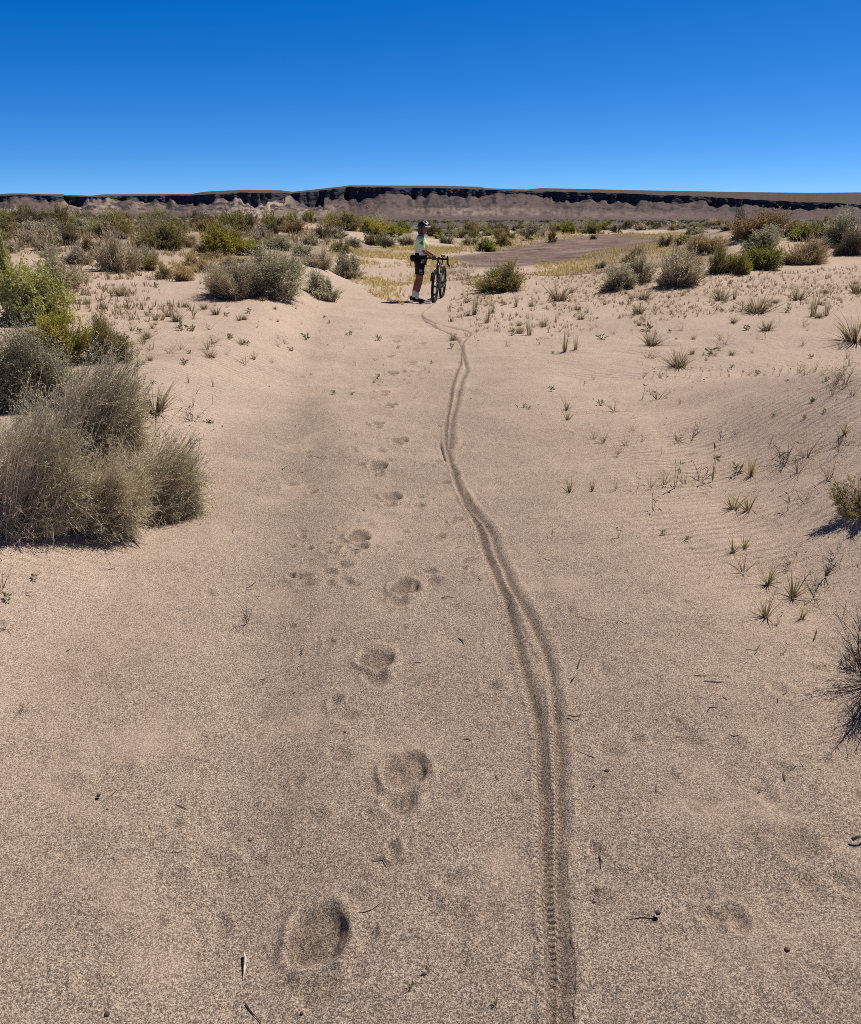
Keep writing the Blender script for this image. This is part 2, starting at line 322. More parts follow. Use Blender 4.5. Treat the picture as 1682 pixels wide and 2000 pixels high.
def sand_material():
    m = bpy.data.materials.new('sand'); m.use_nodes = True
    n, l = m.node_tree.nodes, m.node_tree.links; p = n['Principled BSDF']
    p.inputs['Roughness'].default_value = .95; p.inputs['Specular IOR Level'].default_value = .1
    geo = n.new('ShaderNodeNewGeometry'); P = geo.outputs['Position']
    def att(a):
        q = n.new('ShaderNodeAttribute'); q.attribute_name = a; return q.outputs['Fac']
    def noi(scale, detail=2, rough=.5, dim='3D'):
        q = n.new('ShaderNodeTexNoise'); q.inputs['Scale'].default_value = scale; q.inputs['Detail'].default_value = detail
        q.inputs['Roughness'].default_value = rough; l.new(P, q.inputs['Vector']); return q.outputs['Fac']
    def mr(v, a, b, c=0., d=1.):
        q = n.new('ShaderNodeMapRange'); l.new(v, q.inputs['Value'])
        for k, t in zip(('From Min', 'From Max', 'To Min', 'To Max'), (a, b, c, d)): q.inputs[k].default_value = t
        return q.outputs[0]
    def mix(f, a, b, t='MIX'):
        q = n.new('ShaderNodeMixRGB'); q.blend_type = t
        for k, v in ((0, f), (1, a), (2, b)):
            if isinstance(v, (int, float)): q.inputs[k].default_value = v
            elif isinstance(v, tuple): q.inputs[k].default_value = (*v, 1)
            else: l.new(v, q.inputs[k])
        return q.outputs[0]
    def mth(op, a, b):
        q = n.new('ShaderNodeMath'); q.operation = op
        for k, v in ((0, a), (1, b)):
            if isinstance(v, (int, float)): q.inputs[k].default_value = v
            else: l.new(v, q.inputs[k])
        return q.outputs[0]
    big = noi(.9, 4, .6); mid = noi(7, 5, .7)
    fine = mix(mr(big, .35, .65), (.74, .555, .43), (.65, .485, .378))
    coar = mix(mr(mid, .35, .65), (.52, .405, .318), (.43, .333, .262))
    c = mix(att('coarse'), fine, coar)
    # grains: pale quartz and dark basalt, several sizes
    vo = n.new('ShaderNodeTexVoronoi'); vo.inputs['Scale'].default_value = 300; l.new(P, vo.inputs['Vector'])
    sp = n.new('ShaderNodeSeparateColor'); l.new(vo.outputs['Color'], sp.inputs[0]); vr = sp.outputs[0]
    g1 = noi(330, 2, .6); g2 = noi(150, 4, .8); g3 = noi(30, 7, 1.0)
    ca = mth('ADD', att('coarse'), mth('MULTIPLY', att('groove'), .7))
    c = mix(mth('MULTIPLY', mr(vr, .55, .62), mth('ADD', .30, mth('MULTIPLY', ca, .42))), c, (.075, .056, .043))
    c = mix(mr(vr, .20, .10, 0, .70), c, (.80, .65, .52))
    c = mix(mr(g1, .52, .60, 0, .68), c, (.095, .072, .055))
    c = mix(mr(g1, .46, .36, 0, .6), c, (.76, .62, .50))
    c = mix(mr(g2, .52, .60, 0, .70), c, (.11, .083, .068))
    c = mix(mr(g2, .475, .38, 0, .55), c, (.72, .57, .46))
    c = mix(mr(g3, .52, .64, 0, .50), c, (.15, .115, .095))
    c = mix(mr(g3, .47, .36, 0, .40), c, (.70, .55, .44))
    dr_ = noi(1.6, 5, .65)
    c = mix(mr(dr_, .54, .66, 0, .38), c, (.60, .45, .355))      # smooth blown drifts
    c = mix(mr(dr_, .42, .30, 0, .25), c, (.22, .168, .135))    # gritty lag
    c = mix(mth('MULTIPLY', att('groove'), .33), c, (.12, .088, .072))  # darker turned-up sand, with some shade of the hollows painted in
    # litter-stained soil among the shrubs, gravel flat, far plain
    st = noi(.7, 6, .7)
    c = mix(mth('MULTIPLY', att('scrubby'), mr(st, .34, .54, .15, .75)), c, (.215, .165, .105))
    gs = noi(6, 6, .85)
    gbig = noi(.8, 5, .7)
    gs = mth('ADD', mth('MULTIPLY', gs, .6), mth('MULTIPLY', gbig, .4))
    grav = mix(mr(gs, .42, .58), (.30, .205, .165), (.085, .062, .052))
    streak = n.new('ShaderNodeTexNoise'); streak.inputs['Scale'].default_value = 1.0
    mp = n.new('ShaderNodeMapping'); mp.inputs['Scale'].default_value = (.18, .5, 1); mp.inputs['Rotation'].default_value = (0, 0, R(25)); l.new(P, mp.inputs['Vector']); l.new(mp.outputs[0], streak.inputs['Vector'])
    streak.inputs['Detail'].default_value = 5
    grav = mix(mr(streak.outputs['Fac'], .60, .70, 0, .6), grav, (.36, .28, .23))
    c = mix(att('gravel'), c, grav)
    pn = n.new('ShaderNodeTexNoise'); pn.inputs['Scale'].default_value = 1; pn.inputs['Detail'].default_value = 7; pn.inputs['Roughness'].default_value = .75
    mp2 = n.new('ShaderNodeMapping'); mp2.inputs['Scale'].default_value = (.03, .012, 1); l.new(P, mp2.inputs['Vector']); l.new(mp2.outputs[0], pn.inputs['Vector'])
    pl = mix(mr(pn.outputs['Fac'], .42, .6), (.085, .070, .062), (.14, .11, .09))
    c = mix(att('plain'), c, pl)
    l.new(c, p.inputs['Base Color'])
    # ripples + grain relief
    wv = n.new('ShaderNodeTexWave'); wv.wave_type = 'BANDS'; wv.bands_direction = 'Y'
    wv.inputs['Scale'].default_value = 4.6; wv.inputs['Distortion'].default_value = 6.5; wv.inputs['Detail'].default_value = 3; wv.inputs['Detail Scale'].default_value = .45
    mp3 = n.new('ShaderNodeMapping'); mp3.inputs['Rotation'].default_value = (0, 0, R(-14)); l.new(P, mp3.inputs['Vector']); l.new(mp3.outputs[0], wv.inputs['Vector'])
    hgt = mth('MULTIPLY', mth('MULTIPLY', wv.outputs['Fac'], att('ripple')), .015)
    hgt = mth('ADD', hgt, mth('MULTIPLY', g1, .0045)); hgt = mth('ADD', hgt, mth('MULTIPLY', g2, .007)); hgt = mth('ADD', hgt, mth('MULTIPLY', g3, .006))
    knob = mth('SINE', mth('MULTIPLY', att('tread_s'), 2*math.pi/.019), 0)
    hgt = mth('ADD', hgt, mth('MULTIPLY', mth('MULTIPLY', knob, att('tread_m')), mth('MULTIPLY', mid, .0085)))
    hgt = mth('ADD', hgt, mth('MULTIPLY', mth('MULTIPLY', gs, att('gravel')), .05))
    bp = n.new('ShaderNodeBump'); bp.inputs['Strength'].default_value = .8; bp.inputs['Distance'].default_value = 1.0
    l.new(hgt, bp.inputs['Height']); l.new(bp.outputs[0], p.inputs['Normal'])
    return m
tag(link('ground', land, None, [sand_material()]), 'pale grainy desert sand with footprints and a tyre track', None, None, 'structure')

# ---------------------------------------------------------------- the mesa: talus, cliffs, upper slope, rim, plateau behind
def interp(tab, x): return np.interp(x, [a for a, _ in tab], [b for _, b in tab])
RIM = [(-900,384),(60,384.5),(90,382.5),(120,379.5),(146,379),(202,381),(263,383.2),(285,380.5),(303,380.5),(354,380),(434,379.3),(452,376),(470,374),(525,371.3),(586,372),(606,375),(651,369.5),(690,364.5),(702,362.3),(850,362.8),(925,365),(935,367.8),(1004,370.5),(1029,367.6),(1100,369.5),(1185,372),(1367,376),(1488,378),(1564,377.3),(1700,378),(2600,376)]
CTOP = [(-900,386),(90,385),(146,382),(263,385),(354,383),(434,382),(525,376),(606,378),(651,372.5),(702,365.5),(850,367),(925,370),(1004,374),(1060,374.5),(1185,379),(1300,384),(1400,391),(1488,396),(1564,399),(1610,402),(1700,402),(2600,402)]
CBOT = [(-900,402),(60,402),(90,396),(150,390),(180,397),(210,393),(235,398),(263,391),(290,389),(330,395),(380,399),(420,392),(470,391),(520,397),(545,400),(580,391),(610,391),(640,397),(680,396),(705,384),(760,383),(850,383),(925,382),(960,379),(1029,384),(1060,389),(1100,392),(1140,391),(1190,396),(1230,393),(1300,398),(1350,400),(1420,404),(1480,406),(1560,406),(1640,412),(1700,413),(2600,412)]
def build_mesa():
    us = np.arange(-900, 2600, 2.0)               # columns, as bearings
    tanb = (us-841)/1555.
    bearing = np.arctan2(tanb, _cp)               # approx bearing on the horizon
    el = lambda py: np.radians(20.3) - 0 + 0*py   # placeholder
    def elev(py):                                  # elevation angle of a photo row on these bearings
        v = (1000-py)/1555.
        return np.arctan2(v*_cp-_sp, np.hypot(tanb, v*_sp+_cp))
    D0 = 1900 + 260*vnoise(us/260., us*0, 3) + 120*vnoise(us/70., us*0, 4)
    rim, ct, cb = interp(RIM, us), interp(CTOP, us), interp(CBOT, us)
    ct = ct + 1.2*fbm(us/14., us*0, 3, 15); cb = cb + 5.0*fbm(us/15., us*0+7, 4, 17, .65) - (1-sst(600, 700, us))*14*np.clip(np.abs(fbm(us/26., us*0+3, 3, 19))*1.6-.22, 0, 1) + 1.5
    brk = np.where(us < 660, np.clip(.78+1.5*fbm(us/22., us*0, 3, 97), .3, 1.3), np.clip(.85+.8*fbm(us/24., us*0, 3, 99), .45, 1.2)); cb = ct + (cb-ct)*brk; cb = np.maximum(cb, ct+1.2); rim = np.minimum(rim, ct-.4)
    rows_d, rows_z, kinds = [], [], []
    rib = fbm(us/16., us*0, 4, 5)                  # buttresses and gullies
    Dsm = D0 + 215 + 70*vnoise(us/90., us*0, 6); Dcb = Dsm + 34*rib; zcb = CAM_H + Dcb*np.tan(elev(cb))
    cbs = np.convolve(np.pad(cb, 40, 'edge'), np.ones(81)/81, 'valid'); zsm = CAM_H + Dsm*np.tan(elev(cbs))
    Dct = Dcb + 7 + 8*vnoise(us/7., us*0, 8); zct = CAM_H + Dct*np.tan(elev(ct))
    Drm = Dct + 260; zrm = CAM_H + Drm*np.tan(elev(rim))
    nt, nc, nu = 46, 22, 16
    def add(D, Zr, k):
        rows_d.append(D); rows_z.append(Zr); kinds.append(np.full(len(us), k))
    for t in np.linspace(0, 1, nt, endpoint=False):
        gul = fbm(us/5.5+.4*t, us*0+t*1.2, 3, 23)
        D = D0 + (Dsm-D0)*t + (Dcb-Dsm)*t**5 + 17*gul*math.sin(math.pi*min(1, t*1.15))
        Zt = -1.2 + (zsm+1.2)*(t**1.45) + (zcb-zsm)*t**4 + 2.2*gul*t*(1-t)*2 + 2.2*fbm(us/2.5, us*0+t*9, 3, 29)*t*(1-t)*3
        add(D, Zt, 0.)
    for t in np.linspace(0, 1, nc, endpoint=False):
        led = (np.floor(t*5)+np.clip((t*5 % 1)*2.6, 0, 1))/5      # ledges
        bro = fbm(us/4.5, us*0+t*3.5, 4, 37)
        add(Dcb + (Dct-Dcb)*(led*.75+.25*t) + (7*bro + 10*vnoise(us/20., us*0, 38))*math.sin(math.pi*min(1, t*.8+.1)), zcb + (zct-zcb)*t, 1.)
    for t in np.linspace(0, 1, nu, endpoint=False):
        add(Dct + (Drm-Dct)*t, zct + (zrm-zct)*(t**.9) + 2.0*fbm(us/6., us*0+t*6, 3, 41)*math.sin(math.pi*t), .35)
    add(Drm+6, zrm, .6); add(Drm+14, zrm+.8, .2); add(Drm+2500, zrm+3, .2)
    D, Zr, K = np.array(rows_d), np.array(rows_z), np.array(kinds)
    B = np.broadcast_to(bearing, D.shape)
    V = np.stack([D*np.sin(B), D*np.cos(B), Zr], -1).reshape(-1, 3)
    n_r, n_c = D.shape
    i = np.arange(n_r-1)[:, None]*n_c; j = np.arange(n_c-1)[None]
    F = np.stack([i+j, i+j+1, i+n_c+j+1, i+n_c+j], -1).reshape(-1, 4)
    U = np.broadcast_to(us, D.shape); T = np.repeat(np.arange(n_r)[:, None], n_c, 1)/nt
    sand = np.zeros(D.shape)
    for cx, w, t0, t1, sl, a in [(262,26,.2,1.,0,.45),(290,14,.6,1.0,10,.5),(340,22,.5,1.0,20,.35),(385,16,.55,1.0,14,.3),(430,22,.35,.95,15,.3),(492,30,.1,1.0,35,.6),(548,30,.0,1.1,55,1.1),(640,45,.25,.75,10,.75),(225,25,.5,1.,0,.5),(880,90,.25,.6,0,.35),(1000,120,.3,.6,0,.28),(1180,120,.1,.5,0,.2)]:
        c = cx + sl*(T-.5)*1.0
        sand += a*np.exp(-((U-c)/w)**2)*sst(t0-.15, t0+.1, T)*(1-sst(t1-.1, t1+.1, T))
    sand *= np.clip(.75+1.6*fbm(U/9., T*9, 4, 55), 0, 1.3)
    sand[T > 1.05] = 0
    # dark outcrops breaking through the slope under the cliffs
    crag = sst(.10, .22, fbm(U/9., T*9., 4, 63) + .10*np.exp(-((U-800)/190.)**2) - .05)*sst(.52, .66, T)*(1-sst(.97, 1.0, T))
    K = np.where(T < 1, np.maximum(K, crag*.95), K)
    return np_mesh('mesa', V, F, dict(cliff=K.ravel(), sandy=np.clip(sand, 0, 1).ravel()), smooth=False)
def mesa_material(name, c_tal, c_tal2, c_cliff, c_sand, c_top):
    m = bpy.data.materials.new(name); m.use_nodes = True
    n, l = m.node_tree.nodes, m.node_tree.links; p = n['Principled BSDF']; p.inputs['Roughness'].default_value = .95; p.inputs['Specular IOR Level'].default_value = .05
    geo = n.new('ShaderNodeNewGeometry')
    def noi(scale, d=6, r=.75, sc=(1, 1, 1)):
        mp = n.new('ShaderNodeMapping'); mp.inputs['Scale'].default_value = sc; l.new(geo.outputs['Position'], mp.inputs['Vector'])
        q = n.new('ShaderNodeTexNoise'); q.inputs['Scale'].default_value = scale; q.inputs['Detail'].default_value = d; q.inputs['Roughness'].default_value = r
        l.new(mp.outputs[0], q.inputs['Vector']); return q.outputs['Fac']
    def mr(v, a, b, c=0., d=1.):
        q = n.new('ShaderNodeMapRange'); l.new(v, q.inputs['Value'])
        for k, t in zip(('From Min', 'From Max', 'To Min', 'To Max'), (a, b, c, d)): q.inputs[k].default_value = t
        return q.outputs[0]
    def mix(f, a, b):
        q = n.new('ShaderNodeMixRGB')
        for k, v in ((0, f), (1, a), (2, b)):
            if isinstance(v, (int, float)): q.inputs[k].default_value = v
            elif isinstance(v, tuple): q.inputs[k].default_value = (*v, 1)
            else: l.new(v, q.inputs[k])
        return q.outputs[0]
    def att(a):
        q = n.new('ShaderNodeAttribute'); q.attribute_name = a; return q.outputs['Fac']
    c = mix(mr(noi(.06), .38, .62), c_tal, c_tal2)
    c = mix(mr(noi(.25, 4, .8), .58, .66, 0, .65), c, (.05, .045, .04))     # boulders and bushes on the slope
    c = mix(att('sandy'), c, c_sand)
    cl = att('cliff')
    c = mix(mr(cl, .1, .35), c, c_top)
    c = mix(mr(cl, .62, .98), c, mix(mr(noi(.05, 5, .7, (.3, .3, 2.5)), .35, .65), c_cliff, tuple(x*.5 for x in c_cliff)))
    l.new(c, p.inputs['Base Color'])
    bp = n.new('ShaderNodeBump'); bp.inputs['Strength'].default_value = .7; bp.inputs['Distance'].default_value = 5.0
    l.new(noi(.12, 6, .7), bp.inputs['Height']); l.new(bp.outputs[0], p.inputs['Normal'])
    return m
MESA_M = mesa_material('mesa_rock', (.168, .126, .122), (.115, .085, .084), (.085, .082, .100), (.42, .335, .27), (.105, .082, .072))
tag(link('mesa_hills', build_mesa(), None, [MESA_M]), 'long flat topped mesa with dark cliffs above brown slopes', None, None, 'structure')
def far_mesa():
    us = np.arange(-1400, 220, 3.0); D0 = 5200; V = []; K = []
    prof = [(0, 414, 0, 0.), (300, 404, 3, 0.), (420, 399, 4, 1.), (430, 396.5, 1, 1.), (900, 390, 1.5, .35), (1500, 383.5, 1, .35), (1520, 380.6, .4, .6), (6000, 380.2, 0, .3)]
    rows = []
    for dd, py, amp, k in prof:
        tanb = (us-841)/1555.; b = np.arctan2(tanb, _cp); v = (1000-(py+amp*fbm(us/20., us*0+dd, 3, 6)))/1555.
        e = np.arctan2(v*_cp-_sp, np.hypot(tanb, v*_sp+_cp)); D = D0+dd+120*fbm(us/30., us*0, 3, 61)
        z = CAM_H + D*np.tan(e)
        if dd == 0: z = z*0-2
        rows.append(np.stack([D*np.sin(b), D*np.cos(b), z], -1)); K.append(np.full(len(us), k))
    V = np.array(rows); n_r, n_c = V.shape[:2]
    i = np.arange(n_r-1)[:, None]*n_c; j = np.arange(n_c-1)[None]
    F = np.stack([i+j, i+j+1, i+n_c+j+1, i+n_c+j], -1).reshape(-1, 4)
    return np_mesh('far_mesa', V.reshape(-1, 3), F, dict(cliff=np.array(K).ravel(), sandy=np.zeros(n_r*n_c)))
FAR_M = mesa_material('far_mesa_rock', (.12, .10, .11), (.10, .085, .095), (.06, .06, .075), (.3, .25, .2), (.10, .09, .10))
tag(link('far_hills', far_mesa(), None, [FAR_M]), 'bluish more distant mesa beyond the end of the dark cliffs', None, None, 'structure')
# ---------------------------------------------------------------- plants
class Rib:
    """collects tapering blades (flat strips) and leaves as arrays"""
    def __init__(s): s.V = []; s.F = []; s.r = []; s.t = []; s.n = 0
    def strips(s, P, W, side, rnd, t):
        """P k*m*3 points, W k*m half widths, side k*m*3 unit, rnd k, t k*m"""
        k, m = P.shape[:2]
        a = P - side*W[..., None]; b = P + side*W[..., None]
        V = np.stack([a, b], 2).reshape(-1, 3)
        base = s.n + np.arange(k)[:, None]*(2*m) + np.arange(m-1)[None]*2
        F = np.stack([base, base+1, base+3, base+2], -1).reshape(-1, 4)
        s.V.append(V); s.F.append(F); s.r.append(np.repeat(rnd, 2*m)); s.t.append(np.repeat(t.reshape(-1), 2)); s.n += len(V)
    def leaves(s, P, D, Sd, L, W, rnd, t):
        """diamond leaves: base point, direction, side, length, width"""
        k = len(P)
        V = np.stack([P, P+D*(L*.5)[:, None]-Sd*(W*.5)[:, None], P+D*L[:, None], P+D*(L*.5)[:, None]+Sd*(W*.5)[:, None]], 1).reshape(-1, 3)
        F = s.n + np.arange(k*4).reshape(-1, 4)
        s.V.append(V); s.F.append(F); s.r.append(np.repeat(rnd, 4)); s.t.append(np.repeat(t, 4)); s.n += len(V)
    def mesh(s, name):
        return np_mesh(name, np.vstack(s.V), np.vstack(s.F), dict(rnd=np.concatenate(s.r), tt=np.concatenate(s.t)))
def unit(v): return v/np.maximum(np.linalg.norm(v, axis=-1, keepdims=True), 1e-9)
def rvec(g, k): return unit(g.normal(size=(k, 3)))

def shape_(cz, fan):
    return 1 - fan*np.clip(.55-cz, 0, 1)**1.2
def shrub_meshes(seed, n=700, per=10, spread=.16, stem_w=.006, leaf=(.045, .012), twig=2, bend=.35, flop=.25, sweep=(0, 0, 0), lumps=9, bare=.3, upright=.0, flat_leaf=.35, fan=.5, cmin=.04, sprays=0):
    """a dome of stems from a small base, about 1 wide and 1 tall; returns (stem mesh, foliage mesh)"""
    g = np.random.RandomState(seed)
    # lumps of the outline
    ld = rvec(g, lumps); ld[:, 2] = np.abs(ld[:, 2])*.9+.1; ld = unit(ld); la = g.uniform(-.5, .5, lumps)
    th = g.uniform(0, 2*np.pi, n); cz = g.uniform(cmin, 1, n)**(.8 - .3*upright); sz = np.sqrt(1-cz**2)
    # stems grow in sprays: each spray shares a direction, a reach and a tone
    ns = sprays or max(10, int(n**.55)); sa = g.randint(0, ns, n)
    sc = cz[:ns]; ss = np.sqrt(1-sc**2); ax = np.stack([np.cos(th[:ns])*ss, np.sin(th[:ns])*ss, sc], 1)
    d = unit(ax[sa] + .12*g.normal(size=(n, 3))); d[:, 2] = np.maximum(d[:, 2], .02); d = unit(d)
    cz = d[:, 2]; sz = np.sqrt(1-cz**2); th = np.arctan2(d[:, 1], d[:, 0])
    amp = 1 + (la[None]*np.exp(-((1-d@ld.T)/.10))).sum(1)
    reach = g.uniform(.62, 1.16, ns); tone = g.rand(ns)
    amp = np.minimum(amp*reach[sa]*(g.uniform(.45, 1.0, n)**.6 + .10*np.abs(g.normal(size=n))*(g.rand(n) > .6)), 1.32)*shape_(cz, fan)
    amp = amp*np.where(g.rand(n) < .05, g.uniform(1.1, 1.4, n), 1)
    tip = d*np.array([.5, .5, .92])*amp[:, None] + np.array(sweep)*d[:, 2:]*1.0
    tip[:, 2] = np.maximum(tip[:, 2], .03)
    p0 = np.stack([np.cos(th)*spread, np.sin(th)*spread, th*0], 1)*np.sqrt(g.rand(n))[:, None]*(.4+.9*sz[:, None]) ; p0[:, 2] = -.03
    up = np.array([0, 0, 1.])
    c = p0*.5+tip*.5 + up*(bend*np.linalg.norm(tip-p0, axis=1)*(.5+.5*sz))[:, None]*g.uniform(.2, 1, n)[:, None] + .05*g.normal(size=(n, 3))
    tip = tip - up*(flop*sz*g.rand(n)*.35)[:, None]
    tip[:, 2] = np.maximum(tip[:, 2], .02)
    m = 5; ts = np.linspace(0, 1, m)
    B = lambda t: ((1-t)**2)[..., None]*p0[:, None] + (2*t*(1-t))[..., None]*c[:, None] + (t**2)[..., None]*tip[:, None]
    dB = lambda t: (2*(1-t))[..., None]*(c-p0)[:, None] + (2*t)[..., None]*(tip-c)[:, None]
    tt = np.broadcast_to(ts, (n, m))
    P = B(tt); Tn = unit(dB(tt)); sd = unit(np.cross(Tn, rvec(g, n)[:, None]))
    rnd = np.clip(.7*tone[sa]+.3*g.rand(n), 0, 1)
    st, fo = Rib(), Rib()
    st.strips(P, (stem_w*(1-.75*ts))[None]*g.uniform(.6, 1.3, (n, 1)), sd, rnd, tt)
    src_P, src_D, src_t, src_r = [], [], [], []
    t1 = bare+(1-bare)*g.rand(n, per)**.75; src_P.append(B(t1).reshape(-1, 3)); src_D.append(unit(dB(t1)).reshape(-1, 3)); src_t.append(t1.ravel()); src_r.append(np.repeat(rnd, per))
    if twig:
        t2 = g.uniform(max(bare, .35), .95, (n, twig)); q = B(t2).reshape(-1, 3); dq = unit(dB(t2)).reshape(-1, 3)
        dq = unit(dq + .75*rvec(g, n*twig) + np.array([0, 0, .15])); L = g.uniform(.07, .17, n*twig)
        pts = q[:, None] + dq[:, None]*(L[:, None]*np.array([0, .5, 1.]))[..., None]
        sd2 = unit(np.cross(dq, rvec(g, n*twig)))
        st.strips(pts, np.full((n*twig, 3), stem_w*.45)*np.array([1, .7, .25]), np.repeat(sd2[:, None], 3, 1), np.repeat(rnd, twig), np.repeat(t2.reshape(-1, 1), 3, 1))
        tp = max(2, per//2); tl = g.uniform(.15, 1.05, (n*twig, tp))
        src_P.append((q[:, None]+dq[:, None]*(L[:, None]*tl)[..., None]).reshape(-1, 3)); src_D.append(np.repeat(dq, tp, 0)); src_t.append(np.repeat(t2.ravel(), tp)); src_r.append(np.repeat(np.repeat(rnd, twig), tp))
    P_, D_, t_, r_ = map(np.concatenate, (src_P, src_D, src_t, src_r))
    k = len(P_)
    Dl = unit(D_ + flat_leaf*1.6*rvec(g, k)); sl_ = unit(np.cross(Dl, rvec(g, k)))
    fo.leaves(P_, Dl, sl_, leaf[0]*g.uniform(.6, 1.35, k), leaf[1]*g.uniform(.7, 1.3, k), np.clip(r_*.65+.35*g.rand(k), 0, 1), t_)
    return st.mesh('stems'), fo.mesh('foliage')

STEM = plant_mat('woody_stems', (.28, .215, .165), (.15, .11, .085), None, .05)
STEM_P = plant_mat('pale_stems', (.62, .49, .35), (.19, .14, .10), None, .05)
STEM_R = plant_mat('ruddy_stems', (.36, .205, .125), (.2, .115, .075), None, .05)
LEAF = {
 'sage':   plant_mat('sage_leaves', (.88, .83, .57), (.19, .185, .105), (.22, .165, .12), .3),
 'grey':   plant_mat('grey_leaves', (.86, .76, .52), (.19, .16, .11), (.25, .19, .14), .4),
 'olive':  plant_mat('olive_leaves', (.54, .47, .17), (.17, .15, .045), (.18, .135, .08), .35),
 'yellow': plant_mat('yellow_green_leaves', (.62, .54, .085), (.22, .215, .035), (.18, .14, .05), .4),
 'green':  plant_mat('bright_green_leaves', (.44, .44, .09), (.14, .16, .035), (.14, .12, .05), .4),
 'straw':  plant_mat('straw_leaves', (.74, .58, .32), (.30, .23, .11), (.25, .185, .11), .3),
 'russet': plant_mat('russet_leaves', (.50, .345, .17), (.22, .175, .08), (.2, .13, .09), .35),
 'leafy':  plant_mat('broad_leaves', (.66, .62, .25), (.22, .235, .07), None, .35),
 'dark':   plant_mat('dark_leaves', (.34, .28, .17), (.11, .095, .052), (.11, .085, .065), .25),
 'wiry':   plant_mat('wiry_leaves', (.10, .085, .06), (.06, .05, .035), None, .1),
 'swept':  plant_mat('swept_leaves', (.94, .88, .60), (.27, .255, .14), (.30, .225, .15), .32),
}
STEM_D = plant_mat('dark_stems', (.085, .065, .05), (.05, .038, .03), None, .0)
LEAF['spray'] = LEAF['olive']
STEM_S = plant_mat('silvery_stems', (.80, .68, .50), (.20, .15, .11), None, .08)
STEMS = {'swept': STEM_S, 'wiry': STEM_D, 'grey': STEM_P, 'straw': STEM_P, 'russet': STEM_R}
PROTO = {}
def proto(kind, lod, v):
    key = (kind, lod, v)
    if key in PROTO: return PROTO[key]
    n, per, twig, sw, lf = {0: (2300, 12, 3, .0034, .9), 1: (760, 10, 2, .0055, 1.35), 2: (330, 9, 2, .009, 2.1), 3: (130, 9, 1, .015, 3.8)}[lod]
    kw = dict(n=n, per=per, twig=twig, stem_w=sw, leaf=(.034*lf, .0085*lf))
    if kind == 'sage': kw.update(flat_leaf=.65, bend=.25, flop=.5, spread=.2)
    if kind == 'wiry': kw.update(n=260, per=5, twig=4, bend=.15, flop=.1, leaf=(.03, .004), spread=.08, bare=.3, fan=.2)
    if kind == 'swept': kw.update(n=2300, per=6, twig=2, bend=.30, flop=1.3, leaf=(.030*lf, .0062*lf), flat_leaf=.55, spread=.34, bare=.62, fan=-.1, cmin=.0, sweep=(.46, -.16, 0) if v % 2 else (.40, .0, .02), stem_w=.0040, sprays=85)
    if kind == 'spray': kw.update(n=230, per=9, twig=3, bend=.1, flop=.2, leaf=(.06, .016), spread=.2, fan=.9, bare=.3, flat_leaf=.6, stem_w=.006)
    if kind == 'grey': kw.update(fan=.9, cmin=.1, bend=.1, flop=.1, spread=.17, leaf=(.040*lf, .0065*lf), flat_leaf=.2, bare=.35)
    if kind == 'olive': kw.update(bend=.2, upright=.3, leaf=(.036*lf, .009*lf))
    if kind in ('yellow', 'green'): kw.update(bend=.15, upright=.5, lumps=12, leaf=(.036*lf, .012*lf), bare=.45)
    if kind == 'straw': kw.update(bend=.1, flop=.3, leaf=(.06*lf, .005*lf), flat_leaf=.1, bare=.2)
    if kind == 'russet': kw.update(bend=.1, upright=.8, leaf=(.028*lf, .011*lf), bare=.4)
    if kind == 'leafy': kw.update(n=int(n*.35), per=per+2, leaf=(.05*lf, .022*lf), bend=.1, upright=.9, bare=.25, flat_leaf=.9, twig=3)
    if kind == 'dark': kw.update(bend=.3, flop=.6)
    s, f = shrub_meshes(hash_(kind)+lod*31+v*7, **kw)
    s.materials.append(STEMS.get(kind, STEM)); f.materials.append(LEAF[kind])
    PROTO[key] = (s, f); return PROTO[key]
def hash_(t): return sum(ord(c)*(i+3) for i, c in enumerate(t)) % 9973
NAMES = {'sage': 'sage_shrub', 'grey': 'grey_shrub', 'olive': 'olive_shrub', 'yellow': 'yellow_shrub', 'green': 'green_shrub', 'straw': 'straw_clump', 'russet': 'russet_shrub', 'leafy': 'leafy_shrub', 'wiry': 'wiry_shrub', 'spray': 'leafy_plant', 'swept': 'swept_shrub', 'dark': 'dark_shrub'}
g0 = random.Random(5)
BLOCK = []   # where shrubs stand (x, y, radius)
def shrub(kind, x0, x1, ytop, ybase, label=None, group=None, lod=None, sink=.06, loc=None, dim=None, deep=1.0, rz=None, bushy=True, cat='shrub'):
    """a shrub whose base stands on the land seen at that spot of the photo"""
    if loc is None:
        p = ground((x0+x1)/2, ybase); k = m_per_px(p); w = (x1-x0)*k; h = (ybase-ytop)*k
        p = p + Vector((0, w*.42*deep, 0)); p.z = float(base_z(p.x, p.y))
        w *= 1.03
    else:
        p = loc; w, h = dim; k = m_per_px(p)
    px = w/k
    if lod is None: lod = 0 if px > 150 else 1 if px > 62 else 2 if px > 30 else 3
    e = empty(NAMES[kind], (p.x, p.y, p.z - sink*h), g0.uniform(0, 6.28) if rz is None else rz)
    e.scale = (w*1.04, w*deep, h*1.12)
    s, f = proto(kind, lod, g0.randrange(3 if lod else 2))
    if lod < 3:
        link('stems', s, e); link('foliage', f, e)
    else:
        link('stems', s, e); link('foliage', f, e)
    tag(e, label, cat, group); BLOCK.append((p.x, p.y, w*.45))
    return e
